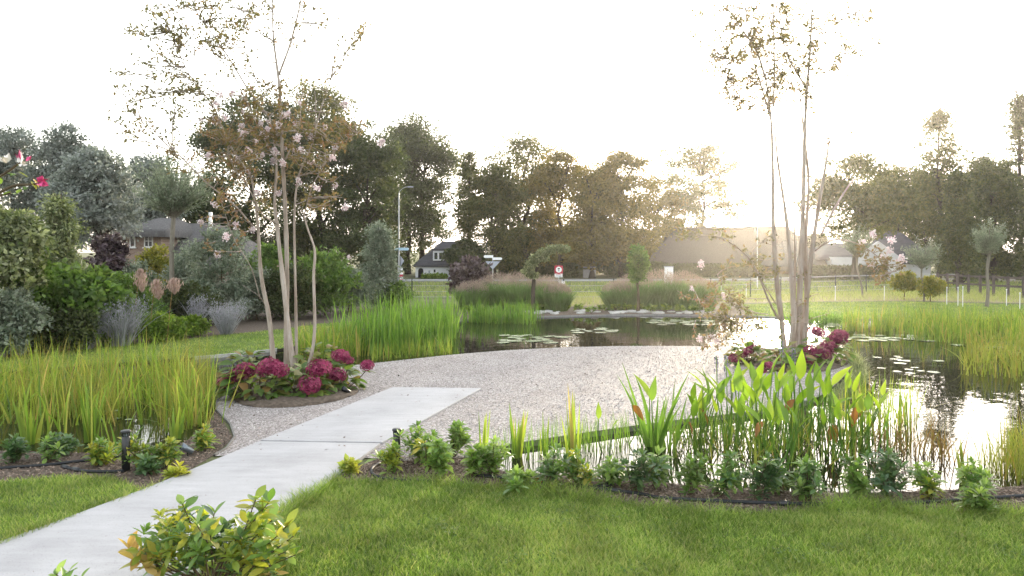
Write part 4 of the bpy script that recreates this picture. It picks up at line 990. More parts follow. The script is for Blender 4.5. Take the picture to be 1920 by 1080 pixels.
shrub('broad leaved green shrub below the yellowish silver one', 150, 650, 508, 90, 'green', nc=60, nl=80, ls=0.15, lw=0.75, sprays=100)
shrub('dark purple leaved bush in front of the brick wall', 203, 600, 440, 46, 'purple', nc=50, nl=90, ls=0.13, lw=0.7)
shrub('gold green shrub under the cottage window', 298, 575, 462, 46, 'gold', nc=50, nl=140, ls=0.12)
shrub('green bush behind the pink plumes', 240, 625, 515, 62, 'green', nc=60, ls=0.09)
shrub('grey olive shrub right of the clipped willow trunk', 415, 605, 425, 72, 'silver', nc=70, nl=110, ls=0.11, lw=0.4, sprays=130)
shrub('dark green bush at the foot of the clipped willow', 352, 612, 535, 58, 'darkleaf', nc=60, ls=0.1)
shrub('grey green bush between olive shrub and crape myrtle', 480, 600, 505, 55, 'silver', nc=60, ls=0.09, lw=0.4)
shrub('dark low bush behind the left crape myrtle stems', 545, 600, 500, 55, 'darkleaf', nc=70, ls=0.1)
shrub('large fresh green shrub right of the crape myrtle stems', 610, 592, 474, 70, 'green', nc=70, nl=110, ls=0.15, lw=0.4, sprays=120)
shrub('grey leaved bush left of the silver cone shrub', 655, 585, 505, 45, 'silver', nc=60, ls=0.1, lw=0.4)
shrub('conical silver grey shrub beside the street lamp', 712, 580, 418, 58, 'silver', nc=90, nl=110, ls=0.12, lw=0.4, shape='cone', sprays=160)
shrub('silver leaved bush between the gold shrub and the olive shrub', 352, 590, 470, 44, 'silver', nc=60, ls=0.1, lw=0.4)
shrub('grey green bush left of the gold shrub', 258, 600, 492, 36, 'silver', nc=50, ls=0.1, lw=0.4)
shrub('tall green bush behind the left crape myrtle stems', 505, 592, 462, 45, 'green', nc=60, ls=0.12)
shrub('dark green filler bush behind the lavender stems', 110, 660, 580, 70, 'darkleaf', nc=60, ls=0.09)
shrub('small green bush under the silver cone shrub', 740, 580, 530, 35, 'green', nc=40, ls=0.09)
shrub('purple leaved shrub with glossy leaves right of the white cottage', 880, 574, 488, 40, 'purple', nc=36, nl=34, ls=0.2, lw=0.6, sprays=70, group='shrubs beyond the pond', cat='shrub')
shrub('bright green low spurge mound beside the far left lawn', 300, 640, 592, 55, 'lime', nc=60, nl=110, ls=0.09, lw=0.45, name='ground_cover_plant')
shrub('smaller bright green spurge mound by the lawn corner', 365, 631, 596, 26, 'lime', nc=36, nl=100, ls=0.09, lw=0.45, name='ground_cover_plant')

def sage(label, px, yb, yt, hw, n=120):
    p = G(px, yb); d = p[1]; h = (yb - yt) / F_PX * d; r = hw / F_PX * d
    root = thing('lavender_plant', label, 'perennial', p, 'silver lavender stems in the left border')
    a = Acc(); an = rng.random(n) * 6.28; ln = rng.uniform(0.1, 0.8, n) * r / h
    P = np.column_stack([np.cos(an), np.sin(an), 0 * an]) * (rng.random(n) * 0.25 * r)[:, None]
    hh = h * rng.uniform(0.7, 1.05, n)
    blades(a, P, hh, 0.02, ln * 1.25, rng.uniform(-0.3, 0.5, n), 5, ang=an + rng.normal(size=n) * 0.5); ob('stems', a.mesh('stems', M['sage']), root)
    a = Acc(); m = n * 14; i = rng.integers(0, n, m); t = rng.uniform(0.35, 1, m)
    C = P[i] + np.column_stack([np.cos(an[i]) * (ln[i] * t) * hh[i], np.sin(an[i]) * (ln[i] * t) * hh[i], t * hh[i]]) + rng.normal(size=(m, 3)) * 0.045
    leaves(a, C, rng.normal(size=(m, 3)) * 0.6 + [0, 0, 1], rng.uniform(0.04, 0.08, m), 0.022); ob('flower_spikes', a.mesh('flower_spikes', M['sage']), root)
sage('largest fan of lavender grey stems in the left border', 225, 650, 556, 62, 170)
sage('lavender grey tuft left of the largest fan', 160, 655, 590, 52, 120)
sage('small lavender grey tuft near the left edge', 60, 660, 585, 30, 70)
sage('pale grey upright stems beside the willow trunk', 368, 622, 556, 22, 80)
sage('broad pale grey stems at the far lawn edge', 425, 628, 565, 42, 130)

# pink plume grass
def plume(label, px, yt, yb, d, lean):
    h = (yb - yt) / F_PX * d; top = W(px, yt, d); base = np.array([top[0] - 0.2, d, 0])
    root = thing('plume_grass', label, 'grass plume', base, 'pink grass plumes in the left border')
    a = Acc(); tp = np.array([top[0] - base[0], 0, top[2]]); st = curve([(0, 0, 0), tp * [0.5, 1, 0.6], tp], 5); tube(a, st, 0.008, 5); ob('stem', a.mesh('stem', M['deadstem']), root)
    a = Acc(); n = 420; t = rng.random(n); wd = np.sin(np.pi * np.clip(0.08 + 0.9 * t ** 0.8, 0, 1)) * 0.12
    C = tp - np.array([-lean * 0.2, 0, h * 1.45]) * t[:, None] + rng.normal(size=(n, 3)) * wd[:, None] * [0.75, 0.75, 0.3]
    leaves(a, C, rng.normal(size=(n, 3)) * 0.25 + [lean * 0.4, 0, 1.0], 0.13, 0.02); ob('plume', a.mesh('plume', M['plume']), root)
plume('leftmost pink feathery grass plume in the shrub border', 262, 510, 537, 21, 0.3); plume('middle pinkish buff feathery grass plume in the border', 292, 530, 553, 21, 0.4); plume('small reddish grass plume beside the willow trunk', 326, 528, 545, 21, 0.1)

# ------------------------------------------------------------------ clipped willows and trained trees
def pollard(name, label, base_px, base_y, top_px, ykn, hw, ytop, ybot, mat='willow', n=2600, tr=0.06, group='pollard willows', lean=None, ll=0.13, shoots=90):
    p = G(base_px, base_y); d = p[1]; root = thing(name, label, 'tree', p, group)
    kn = W(top_px, ykn, d) - p; c = W(top_px, (ytop + ybot) / 2, d) - p; rx = hw / F_PX * d; rz = (ybot - ytop) / 2 / F_PX * d
    a = Acc(); tube(a, curve([(0, 0, -0.1), kn * 0.35 + [0.03, 0, 0], kn * 0.7 + [-0.03, 0.02, 0], kn, kn + [0, 0, 0.12]], 4), np.interp(np.linspace(0, 1, 17), [0, .1, .8, .95, 1], [tr * 1.5, tr, tr * 0.85, tr * 1.3, tr * 0.6]), 8); ob('trunk', a.mesh('trunk', M['willowbark'], True), root)
    a, b = Acc(), Acc(); Pn, Dn = [], []
    for i in range(shoots):
        v = unit(rng.normal(size=3)); v[2] = v[2] * 0.8 + 0.35; e = c + v * [rx, rx, rz] * rng.uniform(0.5, 1.22); m = (kn + e) / 2 + [0, 0, 0.12 * rz]
        cv = curve([kn, m, e], 5); tube(a, cv, np.linspace(0.012, 0.004, len(cv)), 4, cap=False)
        k = n // shoots; t = rng.uniform(0.3, 1, k); q = np.column_stack([np.interp(t, np.linspace(0, 1, len(cv)), cv[:, j]) for j in range(3)])
        Pn.append(q + rng.normal(size=(k, 3)) * 0.045); Dn.append(np.tile(unit(e - kn), (k, 1)) + rng.normal(size=(k, 3)) * 0.7)
    ob('shoots', a.mesh('shoots', M['willowbark']), root)
    P = np.concatenate(Pn); leaves(b, P, np.concatenate(Dn), ll * rng.uniform(0.6, 1.2, len(P)), ll * 0.3); ob('crown', b.mesh('crown', M[mat]), root)
pollard('pollard_willow', 'clipped round silver willow on a clear trunk before the brick cottage', 318, 608, 325, 412, 68, 300, 428, n=10500, tr=0.09, shoots=150)
pollard('pollard_willow', 'young silver willow with thin leaning trunk before the white house', 1618, 558, 1606, 485, 32, 425, 490, n=2600, tr=0.055)
pollard('pollard_willow', 'small silver willow right of the pink blossom branch', 1733, 566, 1728, 505, 34, 450, 515, n=2600, tr=0.05)
pollard('pollard_willow', 'knobbly pollard willow with grey trunk before the wooden fence', 1850, 576, 1854, 482, 28, 418, 495, n=3000, tr=0.075, ll=0.16)
# small bronze bushes in the field
shrub('small bronze green bush in the dry field', 1695, 562, 512, 32, 'gold', nc=34, nl=60, ls=0.12, group='small bushes in the field', ybot=545, trunk=0.03)
shrub('low bronze bush under the right small willow', 1745, 566, 520, 30, 'gold', nc=30, nl=50, ls=0.12, group='small bushes in the field', ybot=556, trunk=0.03)

# arching trained tree
p = G(999, 587); d = p[1]
root = thing('arching_tree', 'small trained tree with crown bent over like an umbrella to the right', 'tree', p, 'trained trees among the grass mounds')
sp_ = [np.array([0, 0, -0.1]), W(1000, 540, d) - p, W(1003, 515, d) - p, W(1012, 490, d) - p, W(1030, 474, d) - p, W(1050, 467, d) - p]
a = Acc(); cv = curve(sp_, 4); tube(a, cv, np.linspace(0.1, 0.02, len(cv)), 8); ob('trunk', a.mesh('trunk', M['barkdark'], True), root)
a = Acc(); Pn = []
for px, py, r, m in ((990, 508, 12, 500), (996, 495, 12, 500), (1005, 484, 13, 600), (1018, 474, 13, 600), (1034, 467, 12, 600), (1050, 465, 11, 500), (1062, 466, 8, 300), (1000, 515, 10, 250), (1022, 484, 9, 250)):
    c = W(px, py, d) - p; rr = r / F_PX * d; Pn.append(c + unit(rng.normal(size=(m, 3))) * (rng.random((m, 1)) ** 0.5) * rr * [1, 1.2, 0.7])
P = np.concatenate(Pn); leaves(a, P, rng.normal(size=(len(P), 3)) + [0, 0, -0.6], rng.uniform(0.08, 0.15, len(P)), 0.07); ob('crown', a.mesh('crown', M['silveryellow']), root)
shrub('small upright trained tree with dark trunk in the right grass mound', 1196, 586, 460, 22, 'green', name='upright_tree', nc=46, nl=55, ls=0.11, sprays=20, shape='column', group='trained trees among the grass mounds', ybot=528, cat='tree', trunk=0.07)

# ------------------------------------------------------------------ switchgrass mounds
def switch(label, px, yb, yt, hw, group, n=1500):
    p = G(px, yb); d = p[1]; h = (yb - yt) / F_PX * d; r = hw / F_PX * d
    root = thing('switchgrass_clump', label, 'ornamental grass', p, group)
    an = rng.random(n) * 6.28; q = np.sqrt(rng.random(n)) * r * 0.55
    P = np.column_stack([np.cos(an) * q, np.sin(an) * q, 0 * q]); a = Acc()
    blades(a, P, h * 0.8 * rng.uniform(0.6, 1.1, n), 0.026, rng.uniform(0.1, 0.55, n) * (0.4 + q / r), rng.uniform(0, 0.35, n), 4, ang=an + rng.normal(size=n) * 0.5, tint=np.clip(rng.normal(0.45, 0.2, n), 0, 1)); ob('blades', a.mesh('blades', M['switch']), root)
    m = 1500; an = rng.random(m) * 6.28; q = np.sqrt(rng.random(m)) * r * 0.8; zt = h * (1.0 - 0.4 * (q / r) ** 2) * rng.uniform(0.78, 1.02, m); a = Acc()
    P = np.column_stack([np.cos(an) * q, np.sin(an) * q, zt])
    leaves(a, P, rng.normal(size=(m, 3)) * 0.6 + [0, 0, 1], rng.uniform(0.08, 0.2, m), 0.014); ob('panicles', a.mesh('panicles', M['panicle']), root)
GA = 'clumps of the left ornamental grass mound'; GB = 'clumps of the right ornamental grass mound'
PS = ['leftmost', 'second from left', 'middle', 'second from right', 'rightmost']
for (px, yb, yt, hw), w in zip(((885, 580, 528, 40), (935, 578, 513, 52), (975, 580, 512, 50), (1022, 581, 518, 48), (1045, 583, 532, 34)), PS):
    switch(w + ' pink topped grass clump in the mound around the arching tree', px, yb, yt, hw, GA)
for (px, yb, yt, hw), w in zip(((1158, 581, 528, 36), (1190, 580, 515, 48), (1235, 579, 507, 52), (1282, 580, 510, 50), (1318, 580, 525, 36)), PS):
    switch(w + ' pink topped grass clump in the mound around the upright tree', px, yb, yt, hw, GB)

# ------------------------------------------------------------------ reeds
def reedbed(name, label, poly, n, h, w, mat, lean=0.12, curl=0.2, hvar=0.35, z=-0.2, cat='reeds', tint=None, seg=4, kind='stuff', clump=0):
    P = scatter(poly, n)
    if clump:
        c = scatter(poly, clump); i = rng.integers(0, clump, n); P = c[i] + rng.normal(size=(n, 3)) * [0.16, 0.16, 0]
        H = h * rng.uniform(0.75, 1.2, clump)[i]
    else: H = h
    P[:, 2] = z
    a = Acc(); t = np.clip(rng.beta(2, 2.3, n), 0, 0.85); dr = rng.random(n) < 0.07; t[dr] = 1
    blades(a, P, H * rng.uniform(1 - hvar, 1 + hvar * 0.4, n) - z, w * rng.uniform(0.6, 1.3, n), rng.normal(size=n) * lean, np.where(rng.random(n) < 0.09, rng.uniform(0.6, 1.1, n), np.abs(rng.normal(size=n)) * curl), seg, tint=t, taper=0.9)
    return ob(name, a.mesh(name, M[mat]), kind=kind, label=label, cat=cat)
lbed = gp([(-60, 836), (120, 838), (300, 826), (372, 796), (398, 762), (400, 735), (405, 712), (300, 702), (100, 716), (-60, 730)])
reedbed('reed_bed', 'dense yellow green sword leaved reeds filling the left pond', lbed, 820, 0.87, 0.03, 'reed', 0.17, 0.24, hvar=0.5, clump=70)
reedbed('rushes', 'fine yellow brown rushes among the left reeds', gp([(-60, 780), (200, 790), (390, 790), (404, 730), (400, 700), (200, 700), (-60, 720)]), 1600, 0.88, 0.009, 'rush', 0.14, 0.18, hvar=0.45, clump=90)
reedbed('rushes', 'thick stand of thin rushes at the corner before the left island', gp([(300, 810), (372, 798), (398, 765), (405, 715), (340, 710), (290, 740)]), 750, 0.72, 0.009, 'rush', 0.1, 0.14, hvar=0.45)
mbed = gp([(655, 662), (740, 662), (815, 650), (850, 632), (852, 614), (770, 622), (690, 636), (640, 645), (610, 655)])
reedbed('reed_bed', 'tall bright green reeds standing behind the gravel terrace', mbed, 1400, 1.2, 0.036, 'reedgreen', 0.1, 0.16, hvar=0.5, clump=130)
reedbed('reed_bed', 'yellow green marginal reeds behind the left island shrub', gp([(555, 672), (650, 672), (690, 664), (640, 648), (560, 652)]), 420, 0.75, 0.035, 'reed', 0.13, 0.2)
reedbed('reed_bed', 'short reeds along the terrace edge in front of tall reeds', gp([(690, 676), (850, 660), (845, 650), (700, 664)]), 300, 0.4, 0.02, 'reed', 0.12, 0.2)
reedbed('reed_bed', 'green reed stand left of the arching tree by the far bank', gp([(862, 603), (1008, 606), (1010, 598), (960, 597), (865, 601)]), 560, 0.8, 0.036, 'reedgreen', 0.12, 0.16, hvar=0.5, clump=34)
rbed = gp([(1590, 622), (1700, 632), (1800, 645), (1960, 660), (1960, 612), (1800, 606), (1600, 607)])
reedbed('reed_bed', 'green yellow reeds in the far right of the pond', rbed, 1700, 0.82, 0.03, 'reed', 0.13, 0.22, hvar=0.5, clump=110)
reedbed('reed_bed', 'yellow reeds hanging over the water at the right edge', gp([(1800, 700), (1960, 720), (1960, 650), (1820, 645)]), 420, 0.7, 0.024, 'rush', 0.12, 0.3)
reedbed('reed_bed', 'low green water plants along the far right bank', gp([(1470, 603), (1600, 606), (1600, 600), (1480, 597)]), 380, 0.4, 0.05, 'reedgreen', 0.2, 0.4)
reedbed('rushes', 'dense thin rushes at the right edge near the lawn', gp([(1868, 900), (1960, 905), (1960, 850), (1885, 855)]), 480, 0.6, 0.011, 'rush', 0.14, 0.2, hvar=0.5, clump=26)
reedbed('rushes', 'brown dying stems standing in the bright water', gp([(1640, 850), (1800, 870), (1800, 830), (1650, 815)]), 110, 0.5, 0.016, 'deadstem', 0.2, 0.5)
reedbed('rushes', 'thin upright rushes between gravel edge and front shrubs', gp([(910, 866), (1160, 850), (1180, 812), (1040, 828), (930, 850)]), 330, 0.42, 0.009, 'reedgreen', 0.1, 0.12)
reedbed('rushes', 'thin green stems rising in the pond right of the pickerelweed', gp([(1560, 830), (1720, 810), (1720, 770), (1600, 780)]), 190, 0.75, 0.016, 'reed', 0.1, 0.15)
reedbed('rushes', 'stems and dead blades at the foot of the pickerelweed', gp([(1180, 850), (1580, 880), (1640, 830), (1600, 790), (1300, 815)]), 420, 0.42, 0.016, 'reed', 0.25, 0.35)

reedbed('low_plants', 'pale small leaved plants along the right terrace edge', gp([(1548, 750), (1592, 716), (1598, 694), (1590, 672), (1606, 668), (1622, 690), (1625, 716), (1575, 765)]), 1300, 0.22, 0.02, 'silveryellow', 0.5, 0.5, z=-0.05)
reedbed('rushes', 'thin upright rushes hiding the terrace edge below the pickerelweed', gp([(1160, 815), (1300, 800), (1460, 780), (1560, 758), (1575, 790), (1300, 830), (1170, 835)]), 420, 0.42, 0.014, 'reedgreen', 0.16, 0.25)

# iris clumps with single blades
def iris(label, px, yb, yt, nb, spread, mat='reed', w=0.035):
    p = G(px, yb, -0.045); p[2] = -0.2; d = p[1]; h = (yb - yt) / F_PX * d + 0.09
    root = thing('iris_clump', label, 'water plant', p, 'sword leaved iris clumps in the front water')
    for i in range(nb):
        a = Acc(); an = rng.random() * 6.28; q = rng.random() * 0.07
        blades(a, np.array([[math.cos(an) * q, math.sin(an) * q, 0]]), np.array([h * (1.0 if i == 0 else rng.uniform(0.55, 0.98))]), w * 1.35 * rng.uniform(0.7, 1.2), np.array([spread * rng.uniform(0.1, 1)]), np.array([spread * rng.uniform(0, 0.5)]), 6, ang=np.array([an]), face=np.array([rng.normal() * 0.6]), tint=np.array([0.97 if rng.random() < 0.08 else rng.uniform(0.1, 0.75)]), taper=0.95)
        ob('blade', a.mesh('blade', M[mat]), root)
iris('slim iris clump at the left end of the front water', 905, 852, 757, 5, 0.1)
iris('yellowing iris clump behind the front shrubs, second from path', 968, 858, 742, 10, 0.2)
iris('narrow leaved iris clump between yellowing and tall ones', 1022, 850, 755, 9, 0.12, w=0.018)
iris('tall tight iris clump against the gravel', 1078, 862, 704, 12, 0.12)
iris('tallest fan of iris blades left of the pickerelweed', 1225, 838, 668, 14, 0.38, 'reedgreen', 0.045)
iris('leaning iris clump beside the tallest fan', 1255, 842, 700, 6, 0.4, 'reedgreen', 0.04)
iris('thin iris tuft at the front water edge below pickerelweed', 1420, 880, 790, 7, 0.3)
iris('brownish iris clump in the bright water near the right shrubs', 1810, 905, 800, 6, 0.2, 'rush')
iris('iris clump left of the black bollard in the left pond', 60, 832, 700, 10, 0.16, 'reed', 0.045)
iris('iris clump with crossing blades in the middle of left pond', 170, 828, 690, 12, 0.2, 'reed', 0.045)
iris('iris clump directly behind the left black bollard', 222, 845, 770, 9, 0.5, 'reedgreen', 0.04)
iris('bright iris clump near the right end of left pond', 325, 822, 740, 10, 0.22, 'reed', 0.045)

# ------------------------------------------------------------------ leaf meshes for near plants
def leafmesh(name, L, Wd, mat, seg=5, shape=1.0, fold=0.15, curl=0.15, wide=0.45, stalk=0.0, wave=0.0):
    a = Acc(); t = np.linspace(0, 1, seg + 1)
    w = np.sin(np.pi * np.clip(t, 0, 1) ** (math.log(0.5) / math.log(wide))) ** shape; w[0] = max(w[0], 0.06); w[-1] = 0.02
    y = stalk + t * L; z = -curl * L * t ** 2
    V = []
    for i in range(seg + 1):
        wv = wave * math.sin(i * 2.1)
        V += [(-w[i] * Wd / 2, y[i], z[i] + fold * w[i] * Wd + wv * Wd), (0, y[i], z[i]), (w[i] * Wd / 2, y[i], z[i] + fold * w[i] * Wd - wv * Wd)]
    Q = [q for i in range(seg) for q in ((3 * i, 3 * i + 1, 3 * i + 4, 3 * i + 3), (3 * i + 1, 3 * i + 2, 3 * i + 5, 3 * i + 4))]
    a.add(V, Q)
    return a.mesh(name, M[mat], True)

def dirrot(v, roll=0.0):
    """rotation that takes +Y to v with +Z kept up"""
    v = Vector(v).normalized(); up = Vector((0, 0, 1)); x = v.cross(up)
    if x.length < 1e-3: x = Vector((1, 0, 0))
    x.normalize(); z = x.cross(v)
    m = Matrix((x, v, z)).transposed()
    return (m @ Matrix.Rotation(roll, 3, 'Y')).to_euler()

# choisya rosettes: one mesh of leaflets per shoot tip
def rosette(mat, n, L, seed):
    a = Acc(); r = np.random.default_rng(seed)
    for i in range(n):
        an = i * 2.4 + r.normal() * 0.25; el = R(70 - 85 * (i / n) + r.normal() * 10); l = L * r.uniform(0.75, 1.15) * (0.65 + 0.4 * i / n)
        u = np.array([math.cos(an) * math.cos(el), math.sin(an) * math.cos(el), math.sin(el)])
        s = unit(np.cross(u, [0, 0, 1.0])); nn = np.cross(s, u); t = np.array([0, .3, .62, 1.0]); w = np.array([.1, .8, .95, .03]) * l * 0.21
        C = u * (t * l + 0.012)[:, None] + np.array([0, 0, -1.0]) * (0.14 * l * t ** 2)[:, None] - [0, 0, 0.02 * i / n * 2]
        V = np.stack([C - s * w[:, None] + nn * (w * 0.35)[:, None], C, C + s * w[:, None] + nn * (w * 0.35)[:, None]], 1).reshape(-1, 3)
        Q = [q for j in range(3) for q in ((3 * j, 3 * j + 1, 3 * j + 4, 3 * j + 3), (3 * j + 1, 3 * j + 2, 3 * j + 5, 3 * j + 4))]
        a.add(V, Q)
    return a.mesh('leaf_rosette', M[mat], True)
ROS = {m: [rosette(m, 11, 0.13, s) for s in (1, 2, 3)] for m in ('choisya', 'choisyadark', 'choisyayellow', 'withered')}

def choisya(label, px, yb, yt, hw, mat='choisya', group='evergreen shrubs along the front bed', nr=None, mix=None):
    p = G(px, yb); d = p[1]; h = (yb - yt) / F_PX * d; r = hw / F_PX * d
    root = thing('evergreen_shrub', label, 'shrub', p, group); ns = max(4, int(5 + r * 16)); a = Acc(); lx, ly = rng.normal(size=2) * 0.07
    for i in range(ns):
        an = rng.random() * 6.28; q = r * rng.uniform(0.15, 0.85) if i else 0.05 * r; hh = h * (1.0 if i == 0 else rng.uniform(0.5, 0.95)) - 0.045
        e = np.array([math.cos(an) * q + lx, math.sin(an) * q + ly, hh]); cv = curve([(rng.normal() * 0.02, rng.normal() * 0.02, -0.03), e * [0.45, 0.45, 0.5], e], 4); tube(a, cv, np.linspace(0.008, 0.004, len(cv)), 5, cap=False)
        tips = [(e, 1.0)] + [(cv[-1 - k] + rng.normal(size=3) * 0.035, rng.uniform(0.6, 0.95)) for k in (1, 2, 3, 5) if rng.random() < 0.8]
        for e2, s in tips:
            if e2[2] < 0.05: continue
            mm = mix if (mix and rng.random() < 0.3) else mat
            ob('leaf_rosette', ROS[mm][rng.integers(3)], root, loc=e2, rot=(rng.normal() * 0.25, rng.normal() * 0.25, rng.random() * 6.28), scale=s * rng.uniform(0.85, 1.15))
    ob('stems', a.mesh('stems', M['twig']), root)
front = [(738, 893, 838, 32, 'choisyayellow', 'choisya', 'pale yellow green shrub beside the path in front of the middle bollard'),
         (786, 858, 800, 38, 'choisya', None, 'bushy green shrub just behind the middle black bollard'),
         (805, 886, 818, 26, 'choisya', 'choisyayellow', 'sparse shrub with bare stems right of the middle bollard'),
         (850, 862, 806, 22, 'choisya', None, 'small pale shrub against the gravel right of the middle bollard'),
         (838, 894, 836, 24, 'choisya', None, 'green shrub on the mulch, third from the path'),
         (882, 893, 838, 26, 'choisya', None, 'green shrub on the mulch, fourth from the path'),
         (926, 894, 832, 30, 'choisya', None, 'rounded green shrub left of the red bloom'),
         (966, 908, 872, 34, 'choisya', None, 'low spreading shrub touching the grass left of the red bloom'),
         (1024, 908, 842, 26, 'choisyadark', 'choisya', 'dark upright shrub just right of the red bloom'),
         (1090, 908, 848, 32, 'choisya', 'choisyayellow', 'shrub with yellow shoots right of the red bloom'),
         (1128, 912, 866, 22, 'choisya', None, 'small green shrub in the middle of the front row'),
         (1185, 925, 850, 36, 'choisyadark', 'choisya', 'broad shrub under the tallest iris fan'),
         (1228, 910, 838, 22, 'choisya', None, 'light green shrub behind the broad one under the iris fan'),
         (1292, 930, 862, 28, 'choisya', None, 'green shrub left of the dark pair in the front row'),
         (1346, 930, 850, 34, 'choisya', 'choisyadark', 'full green shrub in front of pickerelweed stems'),
         (1418, 938, 846, 34, 'choisyadark', None, 'darkest upright shrub in front of the pickerelweed'),
         (1472, 932, 872, 26, 'choisya', None, 'low green shrub between the dark upright and the lime topped one'),
         (1524, 940, 850, 40, 'choisya', 'choisyadark', 'lime topped broad shrub right of the pickerelweed'),
         (1612, 936, 852, 34, 'choisya', None, 'light green shrub with shining leaves beside the dark one'),
         (1662, 936, 856, 36, 'choisyadark', None, 'dark glossy shrub in front of the bright water'),
         (1742, 942, 866, 36, 'choisya', 'choisyayellow', 'drooping yellow green shrub in front of the bright water'),
         (1848, 962, 905, 32, 'choisya', None, 'low lime green shrub overhanging the hose on the right'),
         (1838, 930, 868, 30, 'choisya', None, 'pale shrub behind the low lime green one on the right')]
for px, yb, yt, hw, m, mx, l in front: choisya(l, px + rng.normal() * 4, yb + rng.normal() * 3, yt - rng.uniform(-4, 12), hw * rng.uniform(0.95, 1.6), m, mix=mx)
left = [(20, 868, 815, 38, 'choisyadark', None, 'dark shrub at the left edge of the left bed'), (88, 868, 815, 42, 'choisyadark', 'choisya', 'dark shrub second from the left edge in the left bed'),
        (182, 872, 825, 32, 'choisyayellow', 'choisya', 'yellow shrub just left of the left bollard'), (120, 850, 820, 24, 'choisyadark', None, 'small dark shrub at the water edge of the left bed'),
        (272, 878, 812, 34, 'choisya', 'choisyayellow', 'green shrub directly right of the left bollard'), (312, 880, 825, 34, 'choisya', 'choisyayellow', 'shrub with yellow leaves beside the small spotlight'), (294, 893, 858, 26, 'choisyadark', None, 'low dark shrub right of the left bollard base'),
        (342, 896, 868, 22, 'choisyayellow', None, 'small yellow tuft at the path edge'), (376, 845, 800, 30, 'choisya', 'choisyayellow', 'light green shrub at the right corner of the left pond'), (662, 892, 868, 12, 'choisyayellow', None, 'tiny yellow seedling at the right path edge')]
for px, yb, yt, hw, m, mx, l in left: choisya(l, px, yb, yt, hw, m, group='evergreen shrubs of the left bed', mix=mx)
# small far-bank perennials
for i, px in enumerate([985, 1010, 1035, 1060, 1085, 1108, 1128, 1155, 1175, 1200, 1222, 1250, 1275, 1300, 1330, 1360, 880, 905, 930, 955]):
    yb = rng.uniform(583, 589); p = G(px, yb); n = 60; a = Acc(); an = rng.random(n) * 6.28; q = np.sqrt(rng.random(n)) * 0.24
    root = thing('marginal_plant', 'low light green leafy plant in the row along the far pond edge', 'plant', p, 'leafy plants along the far pond edge')
    leaves(a, np.column_stack([np.cos(an) * q * 0.5, np.sin(an) * q * 0.5, rng.uniform(0.08, 0.3, n) * (1.2 - q * 2)]), np.column_stack([np.cos(an), np.sin(an), rng.uniform(0, 0.8, n)]), rng.uniform(0.12, 0.22, n), 0.09, up=1)
    ob('foliage', a.mesh('foliage', M['lime']), root); a = Acc()
    for j in range(5): tube(a, [(0, 0, -0.02), (rng.normal() * 0.06, rng.normal() * 0.06, 0.2)], 0.008, 4)
    ob('stems', a.mesh('stems', M['twig']), root)

# ------------------------------------------------------------------ foreground shrub with single leaves
LF = {m: [leafmesh('leaf', 0.125, 0.056, m, 5, 0.9, 0.12, 0.12 + 0.1 * j, 0.5) for j in range(2)] for m in ('choisya', 'choisyayellow', 'choisyadark', 'withered')}
def leafy_shrub(label, root_p, tips, group, lsz=1.0, per=7, inner=()):
    root = thing('evergreen_shrub', label, 'shrub', root_p, group); a = Acc()
    for (px, py, dd, mats) in tips:
        e = W(px, py, dd) - root_p; b0 = np.array([rng.normal() * 0.05, rng.normal() * 0.05, 0.0])
        cv = curve([b0, b0 + (e - b0) * [0.4, 0.4, 0.45] + rng.normal(size=3) * 0.02, e], 5); tube(a, cv, np.linspace(0.009, 0.004, len(cv)), 6, cap=False)
        an = rng.random() * 6.28
        for j in range(per):
            an += 2.4 + rng.normal() * 0.2; el = R(55 - 75 * j / per + rng.normal() * 12); back = 0.11 * j / per
            v = (math.cos(an) * math.cos(el), math.sin(an) * math.cos(el), math.sin(el))
            q = cv[-1] + (cv[-2] - cv[-1]) / np.linalg.norm(cv[-2] - cv[-1]) * back
            m = mats[rng.integers(len(mats))]; ob('leaf', LF[m][rng.integers(2)], root, loc=q, rot=dirrot(v, rng.normal() * 0.4), scale=lsz * rng.uniform(0.7, 1.2))
    for (x, y, z, sc_, m) in inner: ob('leaf_rosette', ROS[m][rng.integers(3)], root, loc=(x, y, z), rot=(rng.normal() * 0.3, rng.normal() * 0.3, rng.random() * 6), scale=sc_)
    ob('stems', a.mesh('stems', M['twig']), root)
tips = []
for px, py in ((342, 945), (352, 970), (402, 962), (330, 990), (370, 985), (395, 1000), (318, 1010), (290, 1030), (350, 1030), (385, 1035), (425, 985), (440, 1010), (270, 1040), (415, 1050), (340, 1060), (300, 1065)):
    tips.append((px, py, 5.75 + rng.uniform(-0.25, 0.25), ['choisya', 'choisyadark', 'choisya', 'choisyayellow']))
for px, py in ((480, 935), (505, 940), (492, 958), (510, 975), (470, 978), (540, 985), (455, 1000), (485, 1005), (520, 1005), (550, 1005), (500, 1030), (535, 1035), (465, 1040), (555, 1040), (440, 1040), (510, 1060)):
    tips.append((px, py, 5.7 + rng.uniform(-0.25, 0.25), ['choisyayellow', 'choisyayellow', 'choisya']))
for px, py in ((240, 1030), (250, 1050), (292, 1045), (275, 1065), (520, 1075)):
    tips.append((px, py, 5.6 + rng.uniform(-0.1, 0.15), ['withered', 'withered', 'choisyayellow']))
FGp = np.array([(400 - 960) / F_PX * 5.7, 5.7, 0.0])
leafy_shrub('big yellow green shrub with some withered leaves on the path edge, closest to the viewer', FGp, tips, 'evergreen shrubs in the foreground', 1.12, 8, [(rng.uniform(-0.48, 0.5), rng.uniform(-0.25, 0.3), rng.uniform(0.2, 0.55), rng.uniform(0.8, 1.1), m) for m in ['choisya', 'choisyayellow', 'choisyayellow', 'choisyadark'] * 20])
